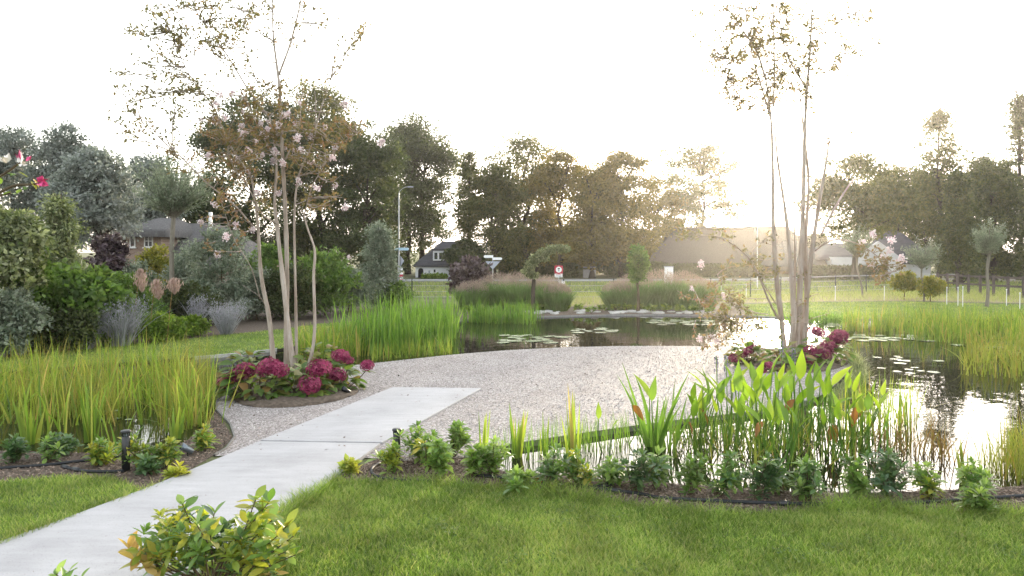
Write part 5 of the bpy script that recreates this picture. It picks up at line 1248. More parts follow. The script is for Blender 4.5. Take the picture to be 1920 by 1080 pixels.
leafy_shrub('small green shoot rising at the bottom left over the path', np.array([(120 - 960) / F_PX * 5.4, 5.4, 0.0]), [(105, 1076, 5.4, ['choisya']), (130, 1070, 5.45, ['choisya']), (120, 1085, 5.35, ['choisya']), (150, 1088, 5.4, ['choisya'])], 'evergreen shrubs in the foreground', 0.8)

# ------------------------------------------------------------------ pickerelweed
PK = [leafmesh('leaf', 0.42, 0.13, 'pickerel', 8, 1.05, 0.2, 0.04 + 0.1 * j, 0.34) for j in range(3)] + [leafmesh('leaf', 0.36, 0.15, 'pickold', 7, 0.75, 0.2, 0.3, 0.35, wave=0.05)]
def pickerel(label, px, yb, leafs):
    p = G(px, yb, -0.045); p[2] = -0.2; d0 = p[1]; root = thing('pickerelweed', label, 'water plant', p, 'broad leaved pickerelweed in the front water')
    for (lx, ly, size, dirx, old) in leafs:      # leaf base pixel, length in px, sideways lean
        dd = d0 + rng.uniform(-0.5, 0.6); e = W(lx, ly, dd) - p; a = Acc()
        cv = curve([(rng.normal() * 0.05 + e[0] * 0.25, e[1] * 0.8 + rng.normal() * 0.04, 0), e * [0.75, 1, 0.55], e], 5); tube(a, cv, np.linspace(0.012, 0.007, len(cv)), 5, cap=False)
        st = ob('leaf_stalk', a.mesh('leaf_stalk', M['reedgreen'], True), root)
        L = size / F_PX * dd / 0.42; v = (dirx, rng.normal() * 0.3, 1.0 if not old else -0.6)
        ob('leaf', PK[3 if old else rng.integers(3)], st, loc=e, rot=dirrot(v, rng.normal() * 0.5), scale=L)
pk = [('pickerelweed with two upright leaves inside the tallest iris fan', 1222, 842, [(1222, 752, 48, 0.15, 0), (1218, 745, 52, -0.45, 0), (1195, 770, 34, -0.2, 0), (1185, 760, 40, 0.6, 1)]),
      ('single leaved pickerelweed before the gravel', 1122, 845, [(1122, 786, 36, 0.1, 0), (1150, 800, 20, 0.6, 0)]),
      ('pickerelweed with drooping brown leaf right of the iris fan', 1310, 842, [(1300, 750, 38, 0.0, 0), (1318, 725, 40, -0.6, 0), (1328, 742, 55, -0.1, 0), (1345, 735, 60, -0.7, 0), (1312, 765, 40, 0.5, 1), (1302, 810, 34, 0.2, 0), (1290, 790, 36, 0.3, 1), (1330, 760, 45, 0.3, 0)]),
      ('pickerelweed with leaves leaning left before the crimson hydrangea', 1368, 838, [(1362, 745, 58, -0.7, 0), (1370, 712, 36, -0.3, 0), (1385, 735, 60, 0.05, 0), (1352, 758, 50, 0.1, 0), (1380, 775, 35, 0.0, 0), (1402, 755, 60, -0.55, 0), (1395, 720, 42, -0.6, 0)]),
      ('tallest pickerelweed with big lit leaves in the middle of the stand', 1425, 842, [(1420, 722, 60, 0.0, 0), (1432, 735, 55, 0.1, 0), (1418, 758, 58, -0.5, 0), (1410, 700, 40, -0.6, 0), (1440, 752, 48, -0.25, 0), (1455, 735, 45, -0.1, 0), (1462, 714, 38, 0.15, 0), (1448, 700, 46, 0.2, 0)]),
      ('pickerelweed with wide bright leaves right of the tallest', 1490, 845, [(1500, 712, 62, 0.0, 0), (1488, 706, 56, -0.15, 0), (1512, 728, 55, 0.25, 0), (1478, 740, 46, -0.3, 0), (1495, 760, 50, 0.4, 0), (1525, 722, 58, 0.3, 0), (1470, 728, 40, 0.4, 0), (1485, 735, 42, 0.0, 0)]),
      ('pickerelweed with folded pointed leaves near the hydrangea end', 1545, 845, [(1538, 720, 52, 0.1, 0), (1550, 708, 46, 0.4, 0), (1560, 722, 52, 0.7, 0), (1545, 745, 50, -0.2, 0), (1532, 760, 42, -0.5, 0), (1565, 765, 45, 0.5, 0)]),
      ('pickerelweed with round leaves at the right end over water', 1600, 845, [(1592, 728, 40, -0.2, 0), (1602, 735, 44, 0.15, 0), (1636, 738, 30, 0.35, 0), (1655, 742, 32, 0.25, 0), (1628, 770, 45, 0.3, 0), (1650, 760, 34, 0.6, 0), (1610, 775, 40, 0.2, 0), (1575, 790, 40, 0.0, 0), (1560, 800, 36, 0.3, 1)]),
      ('pickerelweed with yellow lower leaves near the front shrubs', 1455, 868, [(1448, 800, 40, 0.5, 0), (1470, 790, 45, -0.3, 0), (1500, 800, 40, 0.6, 0), (1430, 790, 38, -0.5, 1), (1515, 775, 44, 0.2, 0)]),
      ('pickerelweed bending over the bright water behind dark shrub', 1640, 872, [(1655, 810, 36, 0.4, 0), (1630, 800, 34, -0.2, 0), (1662, 790, 30, 0.2, 0)])]
for l, px, yb, lf in pk:
    ex = [(px + rng.normal() * 26, rng.uniform(min(q[1] for q in lf) + 15, 800), rng.uniform(38, 58), rng.normal() * 0.4, rng.random() < 0.04) for _ in range(8)] if len(lf) > 4 else []
    pickerel(l, px, yb, lf + ex)
for px, yt, yb, l in ((1343, 668, 720, 'leftmost thin blue flower spike above the pickerelweed'), (1361, 668, 705, 'second thin blue flower spike above the pickerelweed'), (1465, 640, 690, 'pale blue flower spike in front of the right crape myrtle stems'), (1488, 655, 690, 'short blue flower spike beside the crimson hydrangea')):
    d = 11.2; b = np.array([(px - 960) / F_PX * d, d, -0.2]); e = W(px, yt, d) - b; root = thing('flower_spike', l, 'flower', b, 'blue flower spikes in the front water')
    a = Acc(); tube(a, [(0, 0, 0), e * [1, 1, 0.5] + [0.02, 0, 0], e], 0.007, 5); ob('stem', a.mesh('stem', M['reedgreen']), root)
    a = Acc(); n = 90; t = rng.random(n) * 0.24; an = rng.random(n) * 6.28; leaves(a, e + np.column_stack([np.cos(an) * 0.012, np.sin(an) * 0.012, -t]), np.column_stack([np.cos(an), np.sin(an), 0.6 + 0 * an]), 0.03, 0.018); ob('florets', a.mesh('florets', M['bluespike']), root)

# ------------------------------------------------------------------ lily pads
padm = []
for j in range(3):
    a = Acc(); n = 18; an = np.linspace(0.18, 2 * np.pi - 0.18, n); V = [(0, 0, 0)] + [(math.cos(t) * (1 + 0.04 * math.sin(5 * t + j)), math.sin(t) * (1 + 0.04 * math.sin(5 * t + j)), 0.01 + 0.015 * math.sin(3 * t + j)) for t in an]
    a.add(V, None, [(0, i, i + 1) for i in range(1, n)]); padm.append(a.mesh('lily_pad', M['pad'], True))
padgroups = [(942, 1062, 629, 643, 15, 0.2, 0.34, 'pale round lily pad in the patch left of the gravel tip'), (1078, 1152, 616, 625, 10, 0.2, 0.32, 'pale round lily pad in the small patch before the right grass mound'),
             (1225, 1440, 601, 609, 46, 0.22, 0.4, 'pale lily pad in the long bright band along the far bank'), (1505, 1630, 602, 613, 34, 0.22, 0.38, 'pale lily pad in the band right of the right crape myrtle'),
             (1578, 1740, 628, 640, 16, 0.2, 0.36, 'pale lily pad in the patch right of the crimson hydrangea'), (1640, 1760, 668, 700, 14, 0.1, 0.18, 'small floating leaf on the dark water behind the pickerelweed'), (170, 250, 745, 790, 9, 0.06, 0.1, 'tiny floating leaf among the left reeds'), (1790, 1915, 640, 668, 12, 0.14, 0.26, 'pale floating leaf below the far right reeds')]
for x0, x1, y0, y1, n, s0, s1, l in padgroups:
    placed = []
    for i in range(n):
        for tr in range(30):
            p = G(rng.uniform(x0, x1), rng.uniform(y0, y1), -0.045); s = rng.uniform(s0, s1) * 0.8
            if all(np.hypot(*(p - q)[:2]) > (s + r) * 0.92 for q, r in placed): break
        else: continue
        placed.append((p, s)); p[2] = -0.037 + 0.002 * (i % 4)
        ob('lily_pad', padm[i % 3], loc=p, rot=(0, 0, rng.random() * 6.28), scale=s, label=l, cat='lily pad', group=l.replace('pad in', 'pads in').replace('leaf', 'leaves'))

# ------------------------------------------------------------------ hydrangeas
def mophead(seed):
    r = np.random.default_rng(seed); a = Acc(); n = 110; i = np.arange(n) + 0.5; ph = np.arccos(1 - 1.7 * i / n); th = np.pi * (1 + 5 ** 0.5) * i
    C = np.column_stack([np.cos(th) * np.sin(ph), np.sin(th) * np.sin(ph), np.cos(ph) * 0.8]) * r.uniform(0.86, 1.06, (n, 1))
    N = unit(C + r.normal(size=(n, 3)) * 0.25); S = unit(np.cross(N, r.normal(size=(n, 3)))); B = np.cross(N, S); tn = r.random(n)
    for q in range(4):
        c, s = math.cos(q * np.pi / 2), math.sin(q * np.pi / 2); U = S * c + B * s; X = B * c - S * s; w = 0.15
        V = np.stack([C, C + U * w * 0.7 + X * w * 0.55 + N * 0.05, C + U * w * 1.35 + N * 0.02, C + U * w * 0.7 - X * w * 0.55 + N * 0.05], 1)
        a.add(V.reshape(-1, 3), np.arange(n * 4).reshape(n, 4), qt=np.clip(tn + r.normal(size=n) * 0.1, 0, 1))
    a2 = Acc(); lathe(a, [(0.01, -0.55), (0.5, -0.4), (0.66, 0), (0.5, 0.35), (0.01, 0.5)], sides=10, tint=0.0)
    return a.mesh('flower_head', M['hydflower'])
MH = [mophead(s) for s in (4, 5, 6)]
HL = [leafmesh('leaf', 0.17, 0.115, 'hydleaf', 6, 0.75, 0.1, 0.2 + 0.12 * j, 0.42) for j in range(3)]
def hydrangea(label, px, yb, hw, h, heads, nl, group, flat=0.7):
    p = G(px, yb); d = p[1]; r = hw / F_PX * d; root = thing('hydrangea', label, 'shrub', p, group); a = Acc()
    for hx_, hy_, hs, dd in heads:
        e = W(hx_, hy_, d + dd) - p; cv = curve([(e[0] * 0.3, e[1] * 0.3, -0.02), e * [0.75, 0.75, 0.55], e], 4); tube(a, cv, np.linspace(0.011, 0.007, len(cv)), 5, cap=False)
        e = e + [0, -0.08, 0.06]; s = 1.08 * hs / F_PX * d; ob('flower_head', MH[rng.integers(3)], root, loc=e, rot=(rng.normal() * 0.3, rng.normal() * 0.3, rng.random() * 6), scale=(s * rng.uniform(0.95, 1.15), s, s * 0.9))
        for j in range(4):
            an = rng.random() * 6.28; ob('leaf', HL[rng.integers(3)], root, loc=e - [0, 0, s * 0.9], rot=dirrot((math.cos(an), math.sin(an), 0.15), 0), scale=rng.uniform(0.7, 1.1))
    for i in range(int(nl * 1.6)):
        th = rng.random() * 6.28; u = rng.random() ** 0.6; q = r * math.sin(u * 1.5) * rng.uniform(0.8, 1.0); z = h * math.cos(u * 1.45) * rng.uniform(0.75, 1.02) + 0.03
        loc = np.array([math.cos(th) * q, math.sin(th) * q * flat, z]); v = (math.cos(th + rng.normal() * 0.5) * (0.4 + u), math.sin(th + rng.normal() * 0.5) * (0.4 + u), 0.45 - 0.6 * u + rng.normal() * 0.2)
        ob('leaf', HL[rng.integers(3)], root, loc=loc, rot=dirrot(v, rng.normal() * 0.3), scale=rng.uniform(0.8, 1.45))
        if i % 3 == 0: tube(a, curve([(loc[0] * 0.2, loc[1] * 0.2, 0), loc * [0.7, 0.7, 0.5], loc], 3), 0.006, 4, cap=False)
    ob('stems', a.mesh('stems', M['twig']), root)
HG = 'crimson hydrangeas on the left island'; HR = 'crimson hydrangeas on the right island'
hydrangea('hydrangea with drooping crimson heads at the left end of the left island', 478, 748, 58, 0.6, [(424, 724, 15, 0.1), (442, 712, 17, 0.1), (462, 700, 18, 0), (505, 694, 20, -0.1), (522, 698, 19, -0.1)], 95, HG)
hydrangea('middle hydrangea with crimson heads before the crape myrtle stems', 570, 744, 52, 0.5, [(583, 726, 19, -0.25), (600, 696, 21, 0.0)], 80, HG)
hydrangea('hydrangea with long flower stalk at the right end of the left island', 625, 732, 48, 0.5, [(632, 708, 16, -0.2), (640, 673, 16, 0.3), (690, 690, 12, -0.1)], 60, HG)
hydrangea('leafy hydrangea with few flowers behind the left crape myrtle', 600, 712, 55, 0.66, [(655, 680, 9, 0)], 60, HG)
hydrangea('leafy hydrangea without flowers at the back left of the left island', 462, 722, 48, 0.62, [], 50, HG)
hydrangea('hydrangea with small crimson heads at the left end of the right island', 1400, 684, 35, 0.42, [(1376, 676, 10, -0.1), (1386, 671, 9, 0), (1400, 664, 11, 0), (1408, 655, 9, 0.2)], 45, HR)
hydrangea('middle crimson hydrangea behind the tall pickerelweed leaves', 1475, 694, 45, 0.5, [(1470, 712, 12, -0.3), (1440, 690, 9, -0.3), (1425, 700, 9, -0.3)], 60, HR)
hydrangea('fullest crimson hydrangea at the right end of the right island', 1545, 684, 52, 0.62, [(1528, 627, 12, 0.1), (1520, 664, 15, -0.1), (1538, 668, 15, -0.2), (1552, 655, 15, -0.1), (1567, 640, 17, 0.0), (1510, 680, 12, -0.3), (1572, 632, 12, 0.1)], 80, HR)

# ------------------------------------------------------------------ crape myrtles
PAN = []
for s in range(4):
    r = np.random.default_rng(40 + s); a = Acc(); n = 70; t = r.random(n)
    C = np.column_stack([r.normal(size=n) * 0.05 * (1 - 0.6 * t), r.normal(size=n) * 0.05 * (1 - 0.6 * t), t * 0.16])
    leaves(a, C, r.normal(size=(n, 3)), 0.045, 0.04, fold=0.3); PAN.append(a.mesh('blossom', M['blossom']))
def myrtle(label, base, stems, branches, twig_regions, npan, ls=0.055, seed=1):
    """stems/branches: (points as (px,py,depth offset), radius0, radius1)"""
    p = np.asarray(base, float); d = p[1]; root = thing('crape_myrtle', label, 'tree', p, 'multi stemmed crape myrtles')
    lines = []
    for pts, r0, r1 in stems:
        a = Acc(); cv = np.array([W(x, y, d + o) - p for x, y, o in pts]); cv[0][2] = min(cv[0][2], -0.02); cv = curve(cv, 5); rr = 1.02 * np.linspace(r0, r1 * 0.55, len(cv)) * (1 + 0.06 * rng.normal(size=len(cv)))
        tube(a, cv, rr, 9); ob('stem', a.mesh('stem', M['myrtlebark'], True), root); lines.append((cv, r1))
    a = Acc()
    for pts, r0, r1 in branches:
        cv = curve(np.array([W(x, y, d + o) - p for x, y, o in pts]), 5); tube(a, cv, np.linspace(r0, r1, len(cv)), 6); lines.append((cv, r1))
    b = Acc(); allp = np.concatenate([c for c, _ in lines]); ends = []
    for (px, py, rx, ry, o, nt, dens, bronze) in twig_regions:
        for i in range(nt):
            th = rng.random() * 6.28; q = math.sqrt(rng.random()); e = W(px + rx * q * math.cos(th), py + ry * q * math.sin(th), d + o + rng.normal() * 0.6) - p
            dist = np.linalg.norm(allp - e, axis=1) + 0.5 * np.clip(allp[:, 2] - e[2], 0, None); s0 = allp[np.argmin(dist)]
            if np.linalg.norm(e - s0) > 1.1: s0 = e + unit(s0 - e) * rng.uniform(0.35, 0.7)
            cv = curve([s0, (s0 + e) / 2 + rng.normal(size=3) * 0.06, e], 4); tube(a, cv, np.linspace(0.011, 0.004, len(cv)), 4, cap=False)
            k = max(4, int(dens * rng.uniform(0.7, 2.2))); t = 1 - rng.random(k) ** 1.3 * 0.75
            Q = np.column_stack([np.interp(t, np.linspace(0, 1, len(cv)), cv[:, j]) for j in range(3)]) + rng.normal(size=(k, 3)) * 0.04
            leaves(b, Q, rng.normal(size=(k, 3)) + unit(e - s0) * 0.8, ls * rng.uniform(0.7, 1.3, k), ls * 0.55, tint=np.clip(rng.normal(bronze, 0.2, k), 0, 1)); ends.append((e, unit(e - s0)))
    ob('branches', a.mesh('branches', M['myrtlebark'], True), root, kind='stuff'); ob('crown', b.mesh('crown', M['myrtle']), root, kind='stuff')
    for px, py, o, s in npan:
        ob('blossom', PAN[rng.integers(4)], root, loc=W(px, py, d + o) - p, rot=(rng.normal() * 0.6, rng.normal() * 0.6, rng.random() * 6), scale=s)
    return root
B1 = G(545, 712); B1[2] = 0.05
st1 = [([(515, 690, 0.1), (505, 600, 0.1), (490, 520, 0.0), (484, 430, -0.1), (478, 370, -0.1), (470, 330, 0)], 0.052, 0.026),
       ([(553, 706, -0.1), (540, 610, -0.1), (530, 520, 0), (520, 430, 0.1), (515, 380, 0.1), (518, 300, 0.2), (505, 220, 0.4)], 0.06, 0.025),
       ([(537, 698, 0.2), (537, 600, 0.2), (538, 500, 0.2), (535, 400, 0.2), (530, 300, 0.1), (525, 180, 0), (520, 130, 0), (512, 60, -0.1), (512, -40, -0.2)], 0.058, 0.018),
       ([(556, 700, 0.3), (555, 600, 0.3), (553, 500, 0.2), (552, 400, 0.2), (560, 330, 0.1), (585, 270, 0), (600, 210, 0), (622, 145, -0.1)], 0.032, 0.014),
       ([(566, 708, -0.2), (583, 670, -0.2), (590, 610, -0.2), (588, 520, -0.1), (590, 470, -0.1), (577, 430, 0), (570, 405, 0)], 0.042, 0.024)]
br1 = [([(478, 430, 0), (440, 385, -0.2), (390, 345, -0.4), (345, 300, -0.5), (325, 285, -0.5)], 0.022, 0.008), ([(470, 330, 0), (430, 270, 0), (400, 200, 0), (355, 140, 0), (320, 60, 0)], 0.022, 0.006),
       ([(505, 220, 0.4), (470, 175, 0.3), (430, 110, 0.3), (395, 60, 0.2), (360, 10, 0.2)], 0.02, 0.007), ([(518, 300, 0.2), (490, 250, 0.3), (450, 165, 0.3), (415, 90, 0.2)], 0.018, 0.007),
       ([(523, 140, 0), (545, 80, 0.1), (560, 20, 0.1), (570, -30, 0.1)], 0.022, 0.01), ([(480, 150, 0.2), (460, 90, 0.1), (455, 20, 0)], 0.012, 0.006),
       ([(560, 330, 0.1), (600, 315, 0), (640, 270, -0.1), (670, 250, -0.2)], 0.016, 0.006), ([(590, 260, 0), (592, 200, 0.1), (590, 170, 0.1)], 0.012, 0.006),
       ([(520, 420, 0), (490, 400, -0.2), (465, 350, -0.3), (440, 320, -0.4), (425, 270, -0.4)], 0.018, 0.006), ([(488, 560, 0), (470, 500, -0.3), (440, 450, -0.4), (415, 380, -0.4)], 0.01, 0.005), ([(505, 600, 0), (490, 560, -0.3), (455, 535, -0.5)], 0.007, 0.003),
       ([(570, 405, 0), (585, 350, 0), (610, 300, 0), (600, 240, 0)], 0.014, 0.006), ([(535, 300, 0.1), (560, 240, 0.2), (565, 180, 0.2)], 0.016, 0.006)]
tw1 = [(290, 60, 70, 60, -0.2, 34, 10, 0.4), (370, 40, 70, 50, 0, 36, 9, 0.45), (440, 30, 70, 40, 0.2, 26, 8, 0.4), (260, 150, 60, 60, -0.3, 26, 9, 0.4), (340, 180, 60, 40, -0.2, 26, 12, 0.35), (420, 95, 50, 50, 0.1, 24, 10, 0.45), (240, 220, 50, 30, -0.3, 9, 10, 0.45), (260, 250, 30, 25, -0.3, 6, 8, 0.5),
       (530, 40, 80, 60, 0, 16, 7, 0.45), (610, 60, 90, 60, -0.1, 14, 7, 0.45), (670, 70, 35, 30, -0.2, 5, 8, 0.5), (480, 210, 90, 55, 0.1, 50, 12, 0.6), (430, 260, 70, 50, -0.1, 42, 12, 0.7), (520, 270, 90, 60, 0, 56, 11, 0.6), (590, 270, 60, 60, 0, 30, 10, 0.55), (650, 250, 50, 30, -0.2, 18, 10, 0.65),
       (420, 330, 60, 40, -0.3, 26, 9, 0.75), (600, 350, 50, 40, 0, 20, 9, 0.65), (325, 300, 25, 25, -0.5, 9, 10, 0.6), (410, 430, 60, 60, -0.4, 16, 7, 0.8), (470, 360, 70, 50, -0.2, 22, 8, 0.65), (560, 170, 70, 40, 0.1, 16, 8, 0.5), (630, 180, 20, 60, 0, 7, 6, 0.4)]
pn1 = [(rng.normal(500, 75), rng.normal(245, 42), rng.normal() * 0.4, rng.uniform(0.5, 1.0)) for _ in range(44)] + [(400, 385, -0.3, 0.8), (440, 425, -0.4, 0.9), (425, 450, -0.4, 0.9), (470, 435, -0.3, 0.8), (380, 420, -0.3, 0.7), (410, 480, -0.4, 0.8), (645, 390, -0.2, 0.8), (600, 355, 0, 0.8), (628, 352, 0, 0.7), (485, 368, -0.3, 0.8), (560, 345, 0, 0.8), (520, 365, 0, 0.7), (655, 485, -0.2, 0.5)]
myrtle('multi stemmed crape myrtle with pale pink blossom on the left island', B1, st1, br1, tw1, pn1, ls=0.085)

B2 = G(1487, 672); B2[2] = 0.05
st2 = [([(1472, 664, 0.1), (1465, 600, 0.1), (1456, 520, 0), (1450, 420, 0), (1449, 330, 0), (1446, 230, 0), (1436, 150, -0.1)], 0.078, 0.035),
       ([(1478, 668, -0.1), (1488, 600, -0.1), (1484, 520, 0), (1478, 440, 0.1), (1470, 380, 0.1), (1458, 300, 0.2), (1452, 235, 0.2)], 0.075, 0.03),
       ([(1490, 664, 0.1), (1498, 580, 0.1), (1502, 480, 0.1), (1506, 380, 0.1), (1508, 280, 0), (1512, 180, 0), (1520, 80, 0), (1524, -40, 0)], 0.078, 0.025),
       ([(1500, 662, 0.2), (1512, 560, 0.2), (1524, 460, 0.1), (1536, 380, 0), (1548, 310, -0.1), (1555, 258, -0.1)], 0.07, 0.035),
       ([(1487, 666, 0.3), (1490, 560, 0.3), (1490, 460, 0.3), (1488, 370, 0.3)], 0.04, 0.022),
       ([(1510, 660, 0.3), (1512, 560, 0.3), (1510, 460, 0.2), (1516, 340, 0.2), (1506, 240, 0.2), (1500, 170, 0.2)], 0.06, 0.025)]
br2 = [([(1540, 440, 0), (1565, 390, -0.1), (1590, 350, -0.2), (1600, 335, -0.2)], 0.03, 0.012), ([(1528, 470, -0.2), (1555, 452, -0.5), (1580, 450, -0.6), (1615, 460, -0.7), (1650, 485, -0.7), (1672, 510, -0.7)], 0.024, 0.007),
       ([(1460, 600, 0), (1440, 560, -0.3), (1415, 500, -0.5), (1390, 470, -0.6), (1350, 445, -0.7), (1310, 440, -0.7)], 0.03, 0.008), ([(1466, 640, -0.1), (1450, 615, -0.4), (1425, 600, -0.6), (1390, 605, -0.7), (1360, 598, -0.7)], 0.022, 0.007),
       ([(1455, 570, -0.1), (1430, 530, -0.5), (1412, 500, -0.6), (1410, 470, -0.6)], 0.014, 0.006), ([(1390, 575, -0.6), (1350, 560, -0.8), (1300, 562, -0.9), (1270, 545, -0.9)], 0.014, 0.005), ([(1440, 590, -0.3), (1400, 580, -0.5), (1360, 545, -0.7), (1345, 515, -0.7)], 0.012, 0.005),
       ([(1436, 150, -0.1), (1420, 100, -0.1), (1395, 60, -0.2), (1360, 10, -0.3)], 0.03, 0.01), ([(1446, 225, 0), (1430, 170, 0.1), (1412, 110, 0.2), (1400, 40, 0.2), (1395, -20, 0.2)], 0.026, 0.01), ([(1450, 200, 0.2), (1452, 120, 0.2), (1450, 40, 0.2), (1452, -30, 0.2)], 0.026, 0.01), ([(1508, 160, 0), (1480, 110, 0.1), (1465, 60, 0.1), (1462, 0, 0.1)], 0.022, 0.008),
       ([(1440, 210, 0), (1390, 190, -0.2), (1370, 140, -0.3), (1360, 110, -0.3)], 0.014, 0.006), ([(1515, 140, 0), (1560, 130, -0.2), (1590, 95, -0.3), (1620, 80, -0.4)], 0.014, 0.005), ([(1552, 290, 0), (1590, 250, -0.1), (1625, 245, -0.2)], 0.006, 0.003), ([(1518, 90, 0), (1560, 50, 0.2), (1610, 20, 0.2)], 0.014, 0.005)]
tw2 = [(1420, 120, 90, 70, 0, 50, 10, 0.5), (1500, 60, 60, 60, 0.1, 30, 9, 0.45), (1350, 100, 50, 60, -0.2, 16, 9, 0.55), (1390, 60, 60, 60, -0.1, 40, 11, 0.5), (1450, 50, 50, 60, 0.1, 40, 11, 0.45), (1320, 60, 45, 60, -0.3, 12, 8, 0.55), (1400, 165, 60, 40, 0, 34, 10, 0.55), (1500, 140, 45, 35, 0.1, 34, 11, 0.45), (1470, 110, 40, 50, 0.1, 24, 9, 0.45), (1540, 110, 40, 40, -0.1, 18, 9, 0.45), (1580, 110, 30, 30, -0.3, 12, 9, 0.45), (1600, 35, 40, 30, 0.1, 16, 9, 0.45), (1620, 80, 25, 20, -0.4, 5, 7, 0.5), (1365, 150, 20, 60, -0.2, 12, 9, 0.55), (1440, 190, 40, 15, 0, 10, 8, 0.6), (1510, 185, 20, 20, 0.1, 8, 8, 0.5),
       (1600, 240, 30, 20, -0.2, 3, 4, 0.4), (1555, 260, 6, 6, -0.1, 2, 6, 0.7), (1320, 440, 60, 20, -0.7, 14, 9, 0.35), (1390, 520, 60, 70, -0.6, 30, 8, 0.5), (1330, 560, 60, 40, -0.8, 26, 8, 0.6), (1380, 600, 60, 30, -0.7, 34, 9, 0.35), (1440, 480, 30, 50, -0.4, 14, 8, 0.4), (1655, 500, 40, 30, -0.7, 26, 9, 0.65), (1620, 470, 25, 20, -0.7, 8, 7, 0.55), (1345, 640, 40, 25, -0.9, 12, 8, 0.7), (1430, 640, 40, 25, -0.5, 14, 8, 0.4), (1530, 560, 40, 60, -0.3, 8, 6, 0.5)]
pn2 = [(1638, 441, -0.7, 1.0), (1665, 452, -0.7, 1.1), (1672, 475, -0.7, 1.0), (1690, 492, -0.7, 1.2), (1640, 500, -0.7, 0.9), (1660, 487, -0.7, 0.9), (1612, 455, -0.7, 0.8), (1550, 440, -0.5, 0.7), (1315, 500, -0.8, 1.0), (1330, 638, -0.9, 1.1), (1310, 640, -0.9, 0.9), (1345, 645, -0.9, 0.8), (1360, 560, -0.8, 0.9), (1295, 545, -0.9, 0.7), (1385, 600, -0.7, 0.6)]
myrtle('multi stemmed crape myrtle in the sun glare on the right island', B2, st2, br2, tw2, pn2, ls=0.095)

# ------------------------------------------------------------------ bollards, hoses, spotlights, red bloom
def bollard(label, px, yb, yt):
    p = G(px, yb); h = (yb - yt) / F_PX * p[1]; root = thing('bollard_light', label, 'bollard light', p, 'black path bollard lights')
    a = Acc(); lathe(a, [(0.0, -0.1), (0.046, -0.1), (0.046, h - 0.075), (0.041, h - 0.07), (0.0, h - 0.07)], sides=20); ob('post', a.mesh('post', M['black'], True), root)
    a = Acc(); lathe(a, [(0.036, h - 0.07), (0.036, h - 0.035)], sides=20); ob('light_ring', a.mesh('light_ring', M['alu'], True), root)
    for i in range(10):
        t = i * 2 * math.pi / 10; a = Acc(); c = (math.cos(t) * 0.043, math.sin(t) * 0.043); tube(a, [(c[0], c[1], h - 0.072), (c[0], c[1], h - 0.032)], 0.006, 5); ob('grille_bar', a.mesh('grille_bar', M['black']), root)
    a = Acc(); lathe(a, [(0.0, h - 0.035), (0.052, h - 0.034), (0.057, h - 0.026), (0.057, h - 0.012), (0.05, h - 0.004), (0.02, h), (0, h)], sides=20); ob('cap', a.mesh('cap', M['black'], True), root)
bollard('black bollard light in the left bed by the reeds', 236, 884, 806)
bollard('black bollard light among shrubs at the path bend', 744, 864, 803)

def hose(label, pts, r=0.017, conn=()):
    P = curve([G(x, y) + [0, 0, r * 0.8 + 0.01] for x, y in pts], 6); root = thing('irrigation_hose', label, 'hose', P[0], 'black irrigation hoses on the beds')
    a = Acc(); tube(a, P - P[0], r, 8); ob('pipe', a.mesh('pipe', M['hose'], True), root)
    for c in conn:
        i = int(c * (len(P) - 2)); a = Acc(); u = unit(P[i + 1] - P[i]); m = P[i] - P[0]; tube(a, [m - u * 0.06, m - u * 0.05, m + u * 0.05, m + u * 0.06], [r * 1.2, r * 1.6, r * 1.6, r * 1.2], 10); ob('connector', a.mesh('connector', M['black'], True), root)
hose('black hose curving round the bed corner beside the path', [(712, 872), (699, 880), (697, 890), (712, 899), (760, 905), (818, 908)], 0.018, (0.97,))
hose('long black hose lying along the front bed to the right edge', [(884, 893), (940, 900), (1000, 906), (1060, 912), (1130, 922), (1200, 930), (1240, 938), (1330, 943), (1420, 947), (1520, 950), (1600, 950), (1700, 948), (1800, 942), (1920, 934), (2000, 930)], 0.02, (0.32, 0.62))
hose('short black hose end beside the middle of the front bed', [(1075, 915), (1110, 916), (1148, 914)], 0.02, (0.95,))
hose('black hose along the left water edge', [(-20, 884), (20, 880), (80, 876), (150, 868), (205, 862), (228, 858)], 0.018)
hose('black hose with thick connector left of the left bollard', [(116, 878), (135, 883), (160, 887), (200, 888), (232, 887)], 0.018, (0.1, 0.35))

def spot(label, px, y, mat):
    p = G(px, y); root = thing('garden_spotlight', label, 'spotlight', p, 'small garden spotlights')
    a = Acc(); tube(a, [(0, 0, -0.05), (0, 0, 0.07)], 0.01, 6); ob('spike', a.mesh('spike', M['black']), root)
    a = Acc(); tube(a, [(0.05, 0.03, 0.05), (0.048, 0.028, 0.052), (-0.02, -0.02, 0.11), (-0.06, -0.045, 0.14)], [0.02, 0.036, 0.042, 0.05], 12); ob('lamp_head', a.mesh('lamp_head', M[mat], True), root)
    a = Acc(); tube(a, [(-0.058, -0.044, 0.139), (-0.064, -0.048, 0.144)], 0.043, 12); ob('lens', a.mesh('lens', M['glass'], True), root)
spot('small silver spotlight in the left bed beside yellow leaves', 352, 856, 'alu'); spot('small dark spotlight at the right end of the left island', 650, 742, 'black')

p = G(1008, 908); root = thing('red_bloom', 'single small red bloom lying at the hose in the front bed', 'flower', p)
a = Acc(); n = 40; v = unit(rng.normal(size=(n, 3)) + [0, 0, 0.5]); leaves(a, np.tile([[0, 0, 0.03]], (n, 1)), v, 0.06, 0.045, fold=0.3); ob('petals', a.mesh('petals', M['redbloom']), root)
a = Acc(); tube(a, [(0, 0, -0.02), (0, 0, 0.05)], 0.005, 5); ob('stem', a.mesh('stem', M['twig']), root)

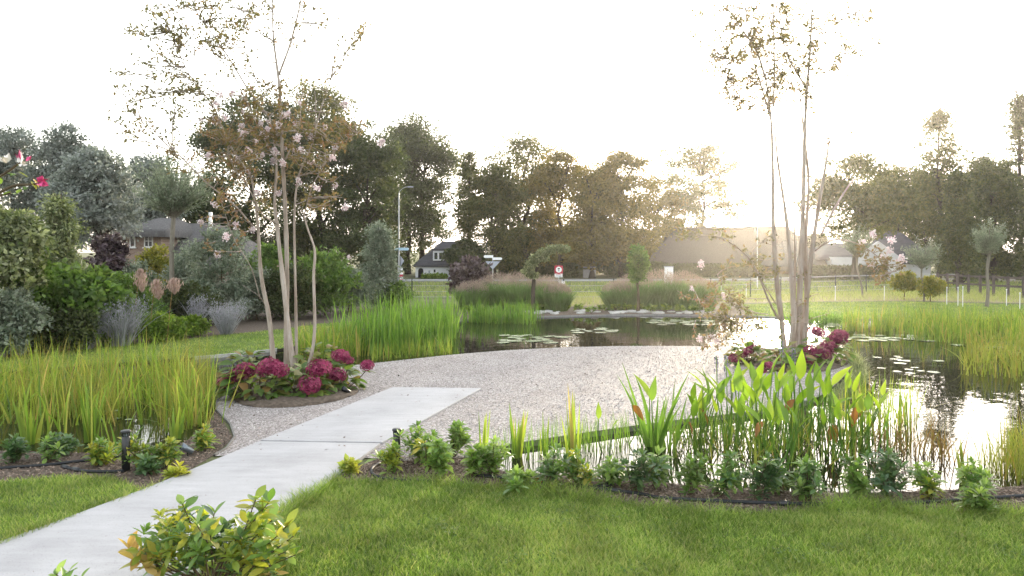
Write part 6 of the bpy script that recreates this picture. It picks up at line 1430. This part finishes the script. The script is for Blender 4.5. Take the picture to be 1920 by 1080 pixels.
# blurred flowering branch close to the camera on the left
d = 2.3; base = np.array([-2.1, 2.4, 0.0]); root = thing('flowering_branch', 'blurred branch with pink and white petals at the left edge of the picture', 'branch', base)
a = Acc()
for pts in ([(-300, 900), (-200, 560), (-60, 380), (20, 318), (38, 305)], [(-200, 560), (-80, 420), (10, 355), (58, 346), (80, 343)], [(-80, 420), (-20, 375), (20, 362)]):
    cv = np.array([W(x, y, d) - base for x, y in pts]); tube(a, curve(cv, 5), np.linspace(0.006, 0.003, 5 * (len(cv) - 1) + 1), 6)
cv = curve([(0, 0, 0), np.array([0.02, -0.05, 0.9]), W(-300, 900, d) - base], 4); tube(a, cv, 0.007, 6); ob('stem', a.mesh('stem', M['twig'], True), root)
def petals(name, px, py, v, mat, n, L, Wd):
    a = Acc(); D = np.array(v) + rng.normal(size=(n, 3)) * 0.45; leaves(a, np.tile(W(px, py, d) - base, (n, 1)), D, L * rng.uniform(0.7, 1.2, n), Wd, fold=0.25); ob(name, a.mesh(name, M[mat]), root)
for px, py, v, m, n, L, w in ((12, 306, (-.3, 0, .8), 'whitepetal', 5, 0.035, 0.02), (40, 308, (0, 0, 1), 'whitepetal', 3, 0.038, 0.016), (40, 300, (0, 0, 1), 'pinkpetal', 2, 0.03, 0.012), (48, 302, (1, 0, .5), 'pinkpetal', 2, 0.035, 0.012), (44, 306, (.4, 0, -.7), 'whitepetal', 4, 0.022, 0.018), (72, 344, (1, 0, .2), 'pinkpetal', 7, 0.032, 0.022)):
    petals('petal', px, py, v, m, n, L, w)
for px, py, m in ((30, 312, 'choisyayellow'), (34, 322, 'choisyayellow'), (8, 325, 'choisya'), (20, 330, 'choisya'), (58, 340, 'choisyayellow'), (48, 350, 'choisyadark'), (62, 335, 'withered'), (20, 362, 'choisyayellow'), (5, 368, 'choisya'), (2, 345, 'choisya'), (40, 355, 'choisya'), (-10, 360, 'choisya'), (-15, 330, 'choisyadark')):
    v = unit(rng.normal(size=3)); ob('leaf', LF[m][0], root, loc=W(px, py, d) - base, rot=dirrot(v), scale=0.26)

# ------------------------------------------------------------------ air
def haze(density, aniso):
    a = Acc(); box(a, (-110, -6, -1.7), (110, 128, 24)); m = bpy.data.materials.new('evening_haze'); m.use_nodes = True; nt = m.node_tree
    nt.nodes.remove(nt.nodes['Principled BSDF']); v = nt.nodes.new('ShaderNodeVolumePrincipled'); v.inputs['Color'].default_value = (1.0, 0.96, 0.9, 1); v.inputs['Density'].default_value = density; v.inputs['Anisotropy'].default_value = aniso
    nt.links.new(v.outputs[0], nt.nodes['Material Output'].inputs['Volume'])
    return ob('haze', a.mesh('haze', m), kind='stuff', label='thin warm evening haze over the whole garden', cat='haze')
HAZE = 0.00042
if HAZE: haze(HAZE, 0.79)
